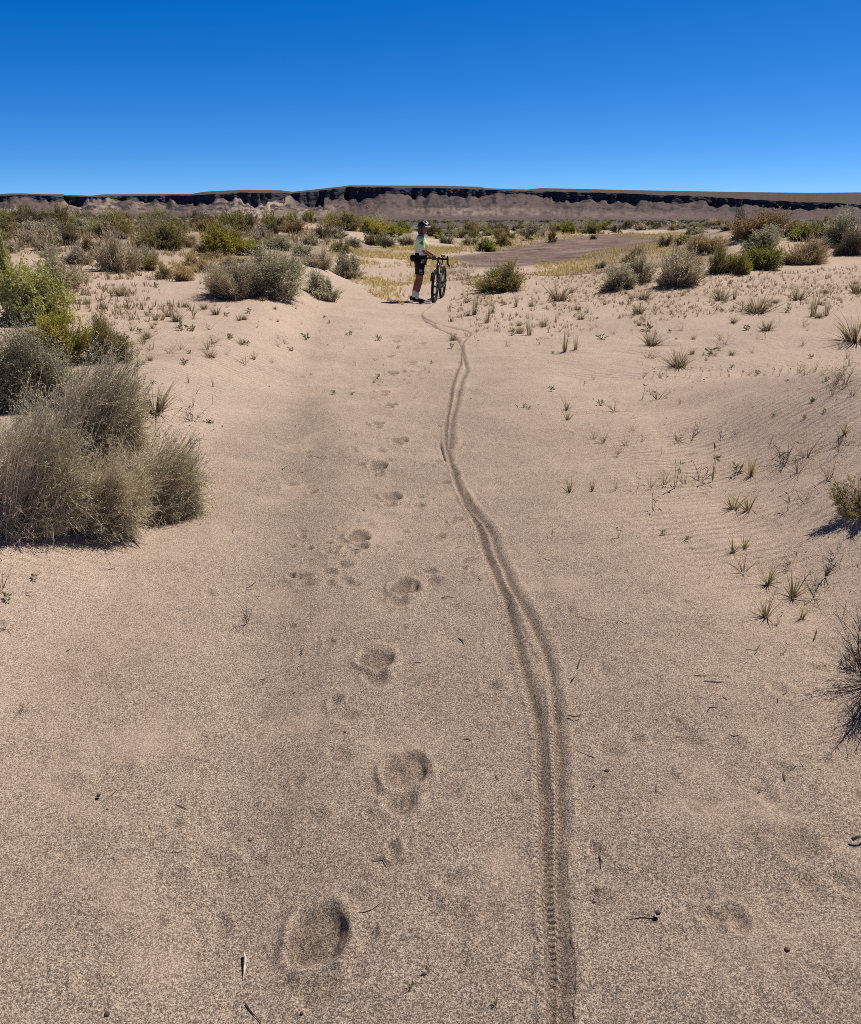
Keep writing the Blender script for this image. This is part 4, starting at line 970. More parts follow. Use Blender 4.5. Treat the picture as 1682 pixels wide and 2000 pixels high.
def edge_b(bm):
    R_ = []
    for k in range(13):
        a = -1.05+2.1*k/12; c, s = math.cos(a), math.sin(a); x = .181*c**.6-.006
        R_.append([bm.verts.new((x, .0895*s, .072)), bm.verts.new((x+.004, .0905*s, .067)), bm.verts.new((x, .0895*s, .057)), bm.verts.new((x-.016, .087*s, .0745))])
    for u, v in zip(R_, R_[1:]):
        for k in range(4): bm.faces.new((u[k], v[k], v[(k+1) % 4], u[(k+1) % 4]))
    bm.faces.new(R_[0]); bm.faces.new(R_[-1][::-1])
ve = on_head('visor_edge', edge_b, HELW, False); ve['label'] = 'white rim of the helmet visor'
def stripe_b(bm):
    for y0 in (-.052, .052):
        boxm(bm, (.062, y0, .146), (.075, .016, .012), Matrix.Rotation(R(34), 4, 'Y') @ Matrix.Rotation(R(-20 if y0 < 0 else 20), 4, 'X'), .003)
    boxm(bm, (.105, -.012, .118), (.03, .05, .01), Matrix.Rotation(R(55), 4, 'Y'), .003)
on_head('helmet_stripe', stripe_b, HELW, False)['label'] = 'white front ribs of the helmet'
on_head('chin_strap', lambda bm: [boxm(bm, (.022, s*.074, -.035), (.012, .004, .11), Matrix.Rotation(R(14), 4, 'Y')) for s in (-1, 1)] and boxm(bm, (.042, 0, -.112), (.014, .075, .004)), BLACK, False)
# clothes
def jersey_mat():
    m = bpy.data.materials.new('jersey_knit'); m.use_nodes = True; n, l = m.node_tree.nodes, m.node_tree.links; p = n['Principled BSDF']; p.inputs['Roughness'].default_value = .8; p.inputs['Specular IOR Level'].default_value = .2
    tc = n.new('ShaderNodeTexCoord'); sx = n.new('ShaderNodeSeparateXYZ'); l.new(tc.outputs['Object'], sx.inputs[0])
    nz = n.new('ShaderNodeTexNoise'); nz.inputs['Scale'].default_value = 14; l.new(tc.outputs['Object'], nz.inputs['Vector'])
    ad = n.new('ShaderNodeMath'); ad.operation = 'MULTIPLY_ADD'; ad.inputs[1].default_value = .10; l.new(nz.outputs['Fac'], ad.inputs[0]); l.new(sx.outputs['Z'], ad.inputs[2])
    mr = n.new('ShaderNodeMapRange'); mr.inputs['From Min'].default_value = 1.0; mr.inputs['From Max'].default_value = 1.42; l.new(ad.outputs[0], mr.inputs['Value'])
    rp = n.new('ShaderNodeValToRGB'); e = rp.color_ramp.elements
    e[0].position = 0; e[0].color = (.70, .70, .78, 1); e[1].position = 1; e[1].color = (.10, .22, .30, 1)
    for pos, col in ((.14, (.68, .72, .70)), (.28, (.62, .76, .52)), (.66, (.66, .82, .42)), (.82, (.46, .68, .42)), (.92, (.18, .38, .38))):
        q = e.new(pos); q.color = (*col, 1)
    l.new(mr.outputs[0], rp.inputs[0]); l.new(rp.outputs[0], p.inputs['Base Color']); return m
JER = jersey_mat()
torso = loft([((.098, 0, .955), .118, .142, 0), ((.098, 0, 1.0), .112, .135, 0), ((.106, 0, 1.07), .118, .142, 0), ((.128, 0, 1.14), .140, .150, .04), ((.130, 0, 1.19), .142, .155, .08), ((.112, 0, 1.25), .118, .160, .1), ((.104, 0, 1.30), .092, .150, .06), ((.104, 0, 1.335), .070, .105, .05), ((.112, -.004, 1.365), .056, .062, .1), ((.117, -.005, 1.385), .050, .052, .1)], 24)
sl = []
for a, b in (('sr', 'er'), ('sL', 'el')):
    A, B = Vector(J[a]), Vector(J[b]); s = -1 if a == 'sr' else 1
    sl.append(tubes([([(.100, s*.09, 1.305), A+Vector((0, s*.006, .004)), A.lerp(B, .35), A.lerp(B, .70), A.lerp(B, .98)], [.060, .066, .060, .055, .052])], 14))
link('jersey', join_meshes('jersey', [torso]+sl), her, [JER])
LIME = mat('lime_panel', (.72, .82, .30), .8, var=.05); DKP = mat('dark_panel', (.05, .09, .10), .8, var=.2)
def patch(name, pts, m, lab):
    bm = bmesh.new(); bm.faces.new([bm.verts.new(p) for p in pts]); r = bmesh.ops.extrude_face_region(bm, geom=bm.faces[:])
    for v in [x for x in r['geom'] if isinstance(x, bmesh.types.BMVert)]: v.co.y += .006
    bmesh.ops.recalc_face_normals(bm, faces=bm.faces[:]); o = bm_obj(name, bm, m, her); o['label'] = lab; return o
patch('sleeve_panel', [(.075, -.238, 1.195), (.135, -.242, 1.25), (.15, -.256, 1.165)], DKP, 'dark triangle on the jersey sleeve')
patch('lime_stripe', [(.165, -.225, 1.255), (.185, -.195, 1.29), (.200, -.20, 1.07), (.172, -.245, 1.06)], LIME, 'bright lime stripe down the jersey')
LYC = mat('black_lycra', (.008, .008, .009), .7, 0, .15, var=.25)
hip = loft([((.088, 0, .755), .112, .142, 0), ((.078, 0, .82), .132, .165, 0), ((.080, 0, .88), .128, .158, 0), ((.092, 0, .94), .118, .142, 0), ((.098, 0, 1.005), .114, .134, 0)], 24)
legs = []
for h, k in (('hr', 'kr'), ('hl', 'kl')):
    A, B = Vector(J[h]), Vector(J[k]); legs.append(tubes([([A+Vector((0, 0, .02)), A.lerp(B, .3), A.lerp(B, .6), A.lerp(B, .80)], [.098, .097, .084, .076])], 16))
link('shorts', join_meshes('shorts', [hip]+legs), her, [LYC])
# marks on the near thigh: star, square badge with a mark beside it, line of small text
def thigh(z, dx=0): 
    t = (J['hr'][2]-z)/(J['hr'][2]-J['kr'][2]); A, B = Vector(J['hr']), Vector(J['kr']); c = A.lerp(B, t); r = .098-.022*t
    return Vector((c.x+dx, c.y-math.sqrt(max(.0001, r*r-dx*dx))-.004, z))
LOGO = mat('reflective_print', (.62, .62, .64), .6, var=.05); LOGO2 = mat('grey_print', (.22, .23, .23), .6, var=.05)
def mark(name, polys, m, lab):
    bm = bmesh.new()
    for P in polys:
        f = bm.faces.new([bm.verts.new(p) for p in P]); r = bmesh.ops.extrude_face_region(bm, geom=[f])
        for v in [x for x in r['geom'] if isinstance(x, bmesh.types.BMVert)]: v.co.y += .010
    bmesh.ops.recalc_face_normals(bm, faces=bm.faces[:]); o = bm_obj(name, bm, m, her); o['label'] = lab
cz = .815; c0 = thigh(cz, .03)
mark('star_print', [[c0+Vector(((.022 if k % 2 == 0 else .0085)*math.sin(k*math.pi/5), 0, (.022 if k % 2 == 0 else .0085)*math.cos(k*math.pi/5))) for k in range(10)]], LOGO, 'pale star printed on the shorts')
sq = lambda c, w, h: [c+Vector((-w, 0, -h)), c+Vector((w, 0, -h)), c+Vector((w, 0, h)), c+Vector((-w, 0, h))]
mark('badge_print', [sq(thigh(.645, .0), .026, .028)], LOGO2, 'grey square badge printed on the shorts')
c1 = thigh(.645, .05); mark('letter_print', [sq(c1+Vector((-.006, 0, 0)), .004, .014), sq(c1+Vector((.006, 0, .010)), .007, .004), sq(c1+Vector((.004, 0, 0)), .005, .0035)], LOGO2, 'small grey letter mark beside the badge')
mark('text_print', [sq(thigh(.585, x), .007, .005) for x in (-.02, .0, .02, .04)], LOGO2, 'line of tiny pale lettering at the hem of the shorts')
SOLE = mat('shoe_black', (.018, .018, .02), .5, var=.3)
for a, c, zt, lo in (('ar', 'cr', .215, .0), ('al', 'cl', .215, .018)):
    A, Cc = Vector(J[a]), Vector(J[c]); T = A.lerp(Cc, .56)
    link('sock', tubes([([A+Vector((.004, 0, -.03)), A.lerp(Cc, .15), A.lerp(Cc, .4), T], [.042, .041, .047, .053])], 14), her, [WHITE])
    bm = bmesh.new(); R_ = []
    prof = [(-.078, .030, .035, .075), (-.065, .036, .0, .095), (-.02, .036, .0, .105), (.03, .037, .0, .095), (.08, .045, .0, .072), (.125, .047, .0, .058), (.165, .040, .004, .046), (.192, .020, .012, .034)]
    for x, w, z0, z1 in prof:
        R_.append([bm.verts.new((x, w*math.cos(q)*(1 if math.sin(q) < 0 else .9), (z0+z1)/2+(z1-z0)/2*math.copysign(abs(math.sin(q))**.7, math.sin(q)))) for q in [k*2*math.pi/14 for k in range(14)]])
    for u, v in zip(R_, R_[1:]):
        for k in range(14): bm.faces.new((u[k], u[(k+1) % 14], v[(k+1) % 14], v[k]))
    bm.faces.new(R_[0][::-1]); bm.faces.new(R_[-1])
    bmesh.ops.recalc_face_normals(bm, faces=bm.faces[:])
    bm.transform(Matrix.Translation((A.x, A.y, lo*.0+.0)) @ Matrix.Rotation(R(-6 if a == 'ar' else 4), 4, 'Z') @ Matrix.Rotation(R(0 if a == 'ar' else 5), 4, 'Y'))
    bm_obj('shoe', bm, SOLE, her, True)
# hip bag worn at the back
bag = empty('hip_bag', (her.location.x-.075, her.location.y-.01, pz+.895)); tag(bag, 'black hip bag strapped behind the cyclist with a loose strap end', 'bag')
bm = bmesh.new(); bmesh.ops.create_uvsphere(bm, u_segments=20, v_segments=14, radius=1)
for v in bm.verts:
    x, y, z = v.co; f = lambda q: math.copysign(abs(q)**.7, q); v.co = Vector((f(x)*.072+.02, f(y)*.135, f(z)*.072))
bm_obj('pouch', bm, BLACK, bag, True)
link('strap', tubes([([(-.03, -.09, -.05), (-.036, -.095, -.10), (-.034, -.095, -.155)], .008)], 6), bag, [BLACK])
bl = link('belt', torus_mesh(.139, .016, 40, 8, .35), bag, [BLACK]); bl.rotation_euler = (R(90), 0, 0); bl.location = (.165, .01, .035); bl.scale = (.93, 1.1, 1.08)
# ---------------------------------------------------------------- grass tufts, sprouts, sticks, pebbles
def tuft_mesh(kind, seed):
    g = np.random.RandomState(seed); r = Rib()
    def blades(n, h, spread, lean, w, curve, m=4, root=.02):
        th = g.uniform(0, 2*np.pi, n); le = np.abs(g.normal(size=n))*lean
        d = np.stack([np.cos(th)*np.sin(le), np.sin(th)*np.sin(le), np.cos(le)], 1); L = h*g.uniform(.45, 1.05, n)
        p0 = np.stack([np.cos(th), np.sin(th), th*0], 1)*(spread*np.sqrt(g.rand(n)))[:, None]; p0[:, 2] = -root
        out = np.stack([np.cos(th), np.sin(th), th*0-.4], 1)
        ts = np.linspace(0, 1, m); kz = (curve*g.uniform(.2, 1.2, n))
        P = p0[:, None] + d[:, None]*(L[:, None]*ts)[..., None] + out[:, None]*((kz*L)[:, None]*ts**2)[..., None]
        P[..., 2] = np.maximum(P[..., 2], -root)
        side = unit(np.cross(d, rvec(g, n)))[:, None].repeat(m, 1)
        W = w*(1-.85*ts)[None]*g.uniform(.7, 1.3, (n, 1))
        r.strips(P, W, side, g.rand(n), np.broadcast_to(ts, (n, m)))
        return P
    if kind == 'reed':
        blades(26, 1.0, .07, .13, .011, .06); blades(10, .6, .1, .5, .010, .2)
    elif kind == 'tussock':
        blades(90, 1.0, .16, .5, .013, .25); blades(40, .6, .22, .9, .012, .3)
    elif kind == 'spiky':
        blades(16, .95, .05, .38, .020, .12); blades(10, .6, .07, .8, .02, .2)
        q = g.uniform(-.1, .1, (5, 3)); q[:, 2] = .02
    elif kind == 'dry':
        P = blades(14, 1.0, .10, .55, .011, .25)
        k = 40; i = g.randint(0, 14, k); j = g.randint(1, 4, k); pt = P[i, j]
        dd = unit(rvec(g, k)+np.array([0, 0, .5])); r.strips(pt[:, None]+dd[:, None]*(g.uniform(.1, .3, k)[:, None]*np.array([0, 1.]))[..., None], np.tile([.008, .002], (k, 1)), unit(np.cross(dd, rvec(g, k)))[:, None].repeat(2, 1), g.rand(k), np.ones((k, 2)))
    elif kind == 'sprout':
        k = 22; th = g.uniform(0, 6.28, k); el = g.uniform(.1, 1.2, k); dd = np.stack([np.cos(th)*np.cos(el), np.sin(th)*np.cos(el), np.sin(el)], 1)
        s0 = g.normal(size=(k, 3))*np.array([.12, .12, .0]); s0[:, 2] = g.uniform(0, .45, k)
        r.leaves(s0, dd, unit(np.cross(dd, rvec(g, k))), g.uniform(.25, .55, k), g.uniform(.08, .16, k), g.rand(k), np.ones(k)); blades(5, .8, .05, .5, .014, .1, 3)
    elif kind == 'stalk':
        P = blades(3, 1.0, .05, .3, .016, .15); k = 8; i = g.randint(0, 3, k); pt = P[i, 2]*.5+P[i, 3]*.5
        dd = unit(rvec(g, k)+np.array([0, 0, .6])); r.leaves(pt, dd, unit(np.cross(dd, rvec(g, k))), g.uniform(.15, .35, k), g.uniform(.04, .08, k), g.rand(k), np.ones(k))
    elif kind == 'twiggy':
        P = blades(7, 1.0, .08, .7, .013, .2, 5)
        for _ in range(2):
            k = 26; i = g.randint(0, 7, k); j = g.randint(1, 5, k); pt = P[i, j]
            dd = unit(rvec(g, k)+np.array([0, 0, .4])); r.strips(pt[:, None]+dd[:, None]*(g.uniform(.12, .35, k)[:, None]*np.array([0, 1.]))[..., None], np.tile([.009, .003], (k, 1)), unit(np.cross(dd, rvec(g, k)))[:, None].repeat(2, 1), g.rand(k), np.ones((k, 2)))
    return r.mesh('tuft')
TM = {
 'reed': plant_mat('reed_blades', (.46, .42, .20), (.20, .195, .08), (.34, .26, .14), .45),
 'tussock': plant_mat('tussock_blades', (.66, .54, .32), (.27, .22, .12), (.22, .165, .11), .45),
 'spiky': plant_mat('spiky_blades', (.52, .48, .14), (.22, .22, .055), (.34, .26, .16), .5),
 'dry': plant_mat('dry_blades', (.50, .39, .25), (.20, .155, .10), (.22, .165, .12), .4),
 'sprout': plant_mat('sprout_leaves', (.27, .26, .13), (.13, .135, .065), None, .45),
 'stalk': plant_mat('stalk_blades', (.36, .30, .17), (.16, .135, .08), None, .4),
 'twiggy': plant_mat('twig_wood', (.22, .17, .13), (.09, .068, .055), None, .05),
}
TP = {k: [] for k in TM}
for k in TM:
    for v in range(5):
        me = tuft_mesh(k, hash_(k)+v*13); me.materials.append(TM[k]); TP[k].append(me)
TN = {'reed': 'reed_clump', 'tussock': 'grass_tussock', 'spiky': 'grass_tuft', 'dry': 'dry_grass_tuft', 'sprout': 'seedling', 'stalk': 'grass_stalk', 'twiggy': 'twiggy_plant'}
TC = {'reed': 'reeds', 'tussock': 'grass tussock', 'spiky': 'grass tuft', 'dry': 'dry grass', 'sprout': 'seedling', 'stalk': 'grass stalk', 'twiggy': 'dry plant'}
g1 = random.Random(21)
def tuft(kind, px, py, hpx, label=None, group=None, wide=1.0, p=None, h=None):
    if p is None: p = ground(px, py)
    if h is None: h = hpx*m_per_px(p)*1.28
    o = bpy.data.objects.new(TN[kind], g1.choice(TP[kind])); COL.objects.link(o)
    o.location = p; o.rotation_euler = (g1.uniform(-.1, .1), g1.uniform(-.1, .1), g1.uniform(0, 6.28)); o.scale = (h*wide, h*wide, h)
    return tag(o, label, TC[kind], group)
TUFTS = [
 ('tussock',1325,717,36,1.3,'round dry tussock alone on the open sand right of the track'),
 ('spiky',1107,800,26,1.0,'upper half of the green double tuft on the sand right of the track'),
 ('spiky',1108,820,26,1.0,'lower half of the green double tuft right of the track'),
 ('dry',1200,803,28,1.3,'brownish low tuft with a trailing stem right of the green double tuft'),
 ('sprout',1173,793,16,1.0,'dark seedling left of the brownish low tuft'),
 ('stalk',1253,780,28,1.0,'leafy dark stalk above the brownish low tuft'),
 ('twiggy',1285,782,32,1.0,'curled dead twigs beside the leafy dark stalk'),
 ('dry',1177,865,28,1.1,'thin wispy tuft in the middle of the right sand, twin stems'),
 ('dry',1222,870,20,1.4,'flattened dark tuft right of the wispy twin stem one'),
 ('dry',1325,862,30,1.2,'dry brown fan of blades on the rippled sand'),
 ('twiggy',1352,855,26,1.0,'pale dead loops of stem beside the brown fan of blades'),
 ('twiggy',1408,857,20,1.0,'small dead cross of twigs on the rippled sand'),
 ('spiky',1112,962,33,1.0,'first spiky tuft of the row, nearest the tyre track'),
 ('spiky',1157,958,26,1.0,'second spiky tuft of the row, leaning low'),
 ('dry',1204,955,25,.8,'third tuft of the row, a dark bent sprig'),
 ('stalk',1245,955,28,.9,'fourth tuft of the row, a single thin stem'),
 ('dry',1270,953,30,.8,'fifth tuft of the row with forked blades'),
 ('dry',1296,947,38,.8,'sixth tuft of the row, tall narrow forks'),
 ('stalk',1318,951,58,.8,'tallest leaning stem in the row of tufts on the right sand'),
 ('dry',1335,945,30,1.0,'bushy low tuft at the foot of the tallest leaning stem'),
 ('twiggy',1368,940,40,1.0,'bare forked twig plant on the buried runner'),
 ('stalk',1392,938,60,.9,'long arching stem at the end of the row of tufts'),
 ('sprout',1438,926,26,1.0,'small leafy sprig past the end of the row'),
 ('reed',1466,928,42,1.2,'feathery narrow clump past the end of the row'),
 ('spiky',1432,996,42,1.3,'left half of the pair of bushy tufts in the middle of the right bank'),
 ('spiky',1462,1000,46,1.2,'right half of the pair of bushy tufts, fresher green'),
 ('spiky',1432,1080,32,1.0,'thin leaning tuft at the top of the green group by the bank'),
 ('spiky',1454,1072,28,1.0,'small upright tuft at the top of the green group'),
 ('dry',1452,1118,40,1.2,'tuft with bleached dead blades in the green group'),
 ('spiky',1500,1140,52,1.0,'tall fresh tuft in the middle of the green group'),
 ('spiky',1548,1168,54,1.05,'tallest green tuft of the group, bright blades'),
 ('spiky',1495,1206,54,1.0,'forked green tuft with a crisp fan shaped shadow'),
 ('spiky',1566,1208,38,.9,'small fan tuft right of the forked one'),
 ('stalk',1520,1220,28,1.0,'tiny dark sprig between the two fan tufts'),
 ('twiggy',1612,1125,50,1.0,'wiry bare plant at the edge of the shaded bank'),
 ('twiggy',1592,1170,44,1.0,'bent pale twigs below the wiry bare plant'),
 ('twiggy',1540,1110,30,1.0,'dark knotted sprig above the tallest green tuft'),
 ('dry',1575,893,42,1.4,'bushy dead clump with dark shadow high on the right bank'),
 ('dry',1560,925,34,1.5,'pale trailing clump below the bushy dead one'),
 ('dry',1618,935,46,1.1,'grey leafy clump with a dark shadow on the right bank'),
 ('twiggy',1532,905,52,1.0,'tall sparse dead stems left of the bushy dead clump'),
 ('twiggy',1640,870,26,1.3,'low dead branches high at the right edge'),
 ('spiky',1650,848,26,1.2,'yellowish spray at the right edge above the bank'),
 ('twiggy',1572,985,26,1.3,'small dead twig heap on the rippled bank'),
 ('stalk',1538,1000,40,1.0,'loose thin stems on the rippled bank'),
 ('sprout',1295,1045,14,1.0,'tiny green seedling below the right pair of tufts'),
 ('sprout',1341,1056,12,1.0,'tiny darker seedling right of the green one'),
 ('stalk',1207,1050,30,1.0,'thin forked seedling with dark root left of the green one'),
 ('stalk',1275,1002,34,.9,'slim bare sprig above the tiny green seedlings'),
 ('stalk',1532,1275,22,1.0,'faint little sprig above the backlit dark shrub'),
 ('reed',1588,618,50,.9,'taller of the two upright reed clumps on the right slope'),
 ('reed',1614,617,40,.9,'shorter of the two upright reed clumps on the right slope'),
 ('tussock',1480,611,40,1.5,'wide dry tussock with tall loose blades on the right slope'),
 ('tussock',1408,587,28,1.3,'dense low tussock left of the wide dry one'),
 ('reed',1434,585,36,.9,'thin tall stems right of the dense low tussock'),
 ('tussock',1272,676,32,1.2,'spreading tussock between the tyre track and the round dry one'),
 ('tussock',1247,614,24,1.2,'small dense tussock below the left silvery shrub'),
 ('reed',1103,688,46,.8,'pair of tall thin reeds, the left with a long shadow'),
 ('reed',1124,684,34,.8,'shorter thin reed right of the tall pair'),
 ('tussock',1497,646,24,1.2,'little brush like tussock under the wide dry one'),
 ('stalk',1495,662,18,1.0,'short stalk just below the brush like tussock'),
 ('tussock',1672,667,50,1.5,'large arching tussock cut by the right picture edge'),
 ('tussock',1560,586,28,1.2,'dry tussock above the two upright reed clumps'),
 ('dry',1556,570,16,1.4,'flat dry tuft above the upright reeds'),
 ('tussock',1092,588,34,1.3,'tan tussock with upright tips right of the bicycle'),
 ('tussock',1258,585,22,1.5,'mat of dry grass under the gap of the silvery shrubs'),
 ('tussock',1672,573,32,1.0,'upright tussock at the right edge under the large shrub'),
 ('reed',1034,655,36,1.1,'green brush of reed standing between the track and the tall thin pair'),
 ('reed',952,631,38,.8,'narrow reed clump right of the bend in the tyre track'),
 ('reed',926,615,42,.9,'loose reeds right of the bicycle at the path edge'),
 ('reed',962,612,30,.9,'short loose reeds beside the path edge'),
 ('reed',1008,600,26,1.0,'low reeds under the dark olive shrub'),
 ('sprout',568,686,10,1.4,'dark green rosette alone on the pale sand left of the path'),
 ('sprout',739,665,13,1.0,'leafy seedling on the path left of the footprints'),
 ('sprout',685,655,11,1.2,'flat seedling on the path near the leafy one'),
 ('tussock',345,628,26,1.0,'tan upright tuft on the left sand below the tan straw clump'),
 ('tussock',236,578,22,1.4,'tan tuft with loose blades on the left sand'),
 ('tussock',330,618,18,1.2,'low dark tuft beside the tan upright one'),
 ('dry',410,645,14,2.0,'flat pale dry tuft in the middle of the left sand'),
 ('dry',330,690,18,1.8,'straggling dry tuft on the left sand below the dark one'),
 ('spiky',258,680,22,1.0,'green tipped tuft next to the olive shrub'),
 ('dry',268,694,22,1.2,'dark forked tuft just below the green tipped one'),
 ('dry',478,712,22,1.0,'thin dark sprig in the empty sand left of the path'),
 ('reed',368,748,20,.5,'lone pair of thin blades rising from the bare left sand'),
 ('reed',417,756,24,.5,'taller lone blades rising from the bare left sand'),
 ('sprout',300,752,10,1.0,'small leafy tuft near the lone thin blades'),
 ('tussock',300,806,52,1.6,'long straw coloured blades spilling beside the near grey shrub'),
 ('twiggy',375,826,52,.8,'bare red brown twig plant at the end of the straw blades'),
 ('sprout',410,829,12,1.6,'dark little leafy sprig right of the bare red brown plant'),
 ('sprout',68,1132,12,1.6,'dark green sprig on the bare sand below the left brush'),
 ('sprout',16,1172,18,1.3,'green rosette at the left picture edge'),
 ('dry',4,1150,44,.9,'tan dry sprig at the left picture edge above the rosette'),
 ('twiggy',14,1232,20,1.6,'curled dead twigs at the left picture edge'),
 ('twiggy',40,1395,26,1.2,'black bent twig plant low at the left edge'),
 ('twiggy',482,1215,40,.8,'faint hair thin dead plant on the sand left of the footprints'),
 ('sprout',835,1900,16,1.0,'black dried sprig at the bottom, upper one of the pair'),
 ('sprout',804,1930,14,1.0,'black dried sprig at the bottom, lower one of the pair'),
 ('sprout',968,1970,14,1.0,'black dried sprig at the very bottom beside the tyre track'),
 ('stalk',1430,1395,16,1.0,'tiny dark sprig below the backlit shrub shadow'),
 ('sprout',1167,1750,16,1.0,'dark crumbled sprig right of the tyre track near the bottom'),
]
for k, px, py, h, w, lab in TUFTS: tuft(k, px, py, h, lab, wide=w)
# a drawn-out row of little stalks on one buried runner
for i, px in enumerate([1256,1275,1290,1303,1318,1338,1346,1368,1390,1408,1424,1448,1462,1478,1492,1508,1522,1538]):
    tuft(g1.choice(['stalk', 'stalk', 'dry']), px, 737-.012*(px-1256)+g1.uniform(-2, 2), g1.uniform(14, 22), 'short stalk in the long straight row of stalks on the right sand', 'row of stalks on the right sand', wide=.8)
for px, py, h in [(1560,728,22),(1572,735,26),(1590,728,24),(1640,742,34),(1630,752,40),(1652,748,44),(1644,762,30),(1660,715,24),(1655,700,16),(1606,735,18),(1665,772,28),(1625,772,22)]:
    tuft('dry', px, py, h, 'dark wispy tuft in the loose patch right of the row of stalks', 'wispy patch right of the stalks', wide=.9)
# small growth sprinkled over the sand, piece by piece
def sprinkle(n, box, kinds, hr, label, group, seed, dens=None):
    g = random.Random(seed); k = 0; tries = 0
    while k < n and tries < n*60:
        tries += 1
        px, py = g.uniform(box[0], box[2]), g.uniform(box[1], box[3])
        if dens and g.random() > dens(px, py): continue
        p = ground(px, py)
        if not free(p.x, p.y, .05): continue
        tuft(g.choice(kinds), px, py, 0, label, group, wide=g.uniform(.8, 1.5), p=p, h=g.uniform(*hr)); k += 1
sprinkle(170, (880, 545, 1682, 700), ['dry', 'sprout', 'stalk', 'dry', 'tussock'], (.05, .17), 'small sprig on the right sand slope below the silvery shrubs', 'small sprigs of the right slope', 31,
         dens=lambda x, y: 1-.75*(y-545)/155)
sprinkle(48, (1010, 690, 1660, 900), ['dry', 'sprout', 'stalk', 'twiggy'], (.03, .09), 'tiny sprig on the rippled sand right of the tyre track', 'tiny sprigs of the rippled sand', 32)
sprinkle(130, (110, 545, 600, 720), ['dry', 'sprout', 'stalk', 'dry', 'tussock', 'spiky'], (.05, .17), 'small sprig on the left sand between the brush and the path', 'small sprigs of the left sand', 33,
         dens=lambda x, y: (1-.7*(y-545)/175)*(1 if x < 560-.0*y else .4))
sprinkle(44, (590, 600, 860, 780), ['dry', 'sprout', 'stalk'], (.025, .075), 'tiny sprig in the trodden sand around the footprints', 'tiny sprigs on the path', 34)
# dense short growth: nobody could count it
def cover(name, areas, seed, m, label):
    g = np.random.RandomState(seed); r = Rib()
    pts = []; hs = []
    for poly, n, hr in areas:
        P = [ground(a, b, 45) for a, b in poly]; xs = [p.x for p in P]; ys = [p.y for p in P]
        x = g.uniform(min(xs), max(xs), n*3); y = g.uniform(min(ys), max(ys), n*3)
        ok = in_poly(x, y, P) & (fbm(x/1.4, y/2.2, 3, 61) + .12*g.normal(size=n*3) > -.12); x, y = x[ok][:n], y[ok][:n]
        pts.append(np.stack([x, y, base_z(x, y)-.01], 1)); hs.append(g.uniform(*hr, len(x)))
    P0 = np.vstack(pts); H = np.concatenate(hs); b = 7
    n = len(P0); k = n*b; th = g.uniform(0, 6.28, k); le = np.abs(g.normal(size=k))*.5
    d = np.stack([np.cos(th)*np.sin(le), np.sin(th)*np.sin(le), np.cos(le)], 1); L = np.repeat(H, b)*g.uniform(.5, 1.1, k)
    p = np.repeat(P0, b, 0) + np.stack([np.cos(th), np.sin(th), th*0], 1)*(np.repeat(H, b)*.25*g.rand(k))[:, None]
    ts = np.array([0, .55, 1.]); Q = p[:, None]+d[:, None]*(L[:, None]*ts)[..., None]
    w = np.repeat(H, b)*.05
    r.strips(Q, w[:, None]*np.array([1, .8, .15]), unit(np.cross(d, rvec(g, k)))[:, None].repeat(3, 1), np.clip(np.repeat(g.rand(n), b)*.6+.4*g.rand(k), 0, 1), np.broadcast_to(ts, (k, 3)))
    tag(link(name, r.mesh(name), None, [m]), label, 'ground cover', None, 'stuff')
COVM = plant_mat('yellow_ground_grass', (.80, .66, .24), (.46, .37, .11), (.62, .48, .26), .5)
COVD = plant_mat('brown_ground_grass', (.62, .48, .27), (.26, .20, .10), (.44, .33, .2), .45)
cover('yellow_grass', [([(640,480),(800,476),(905,484),(880,530),(860,560),(790,600),(700,560),(650,520)], 4200, (.06,.16)),
                       ([(880,470),(1100,448),(1300,436),(1440,436),(1380,452),(1180,458),(960,492),(900,500)], 4500, (.12,.32)),
                       ([(1040,520),(1190,488),(1340,464),(1440,462),(1400,500),(1290,505),(1190,520),(1060,540)], 1500, (.06,.17)),
                       ([(330,500),(560,488),(600,505),(400,520),(360,560)], 500, (.08,.2))], 41, COVM, 'short yellow green grass spreading over the flat behind the cyclist')
cover('brown_grass', [([(100,500),(380,495),(400,560),(380,620),(200,640),(140,600)], 700, (.05,.15)),
                      ([(870,540),(1180,520),(1400,540),(1682,520),(1682,600),(1200,640),(880,660)], 2800, (.03,.11)),
                      ([(0,440),(400,430),(700,440),(640,480),(300,500),(0,500)], 7000, (.12,.35)),
                      ([(870,500),(930,520),(930,580),(880,590),(865,560)], 300, (.05,.12))], 43, COVD, 'sparse brown grass and litter between the shrubs')

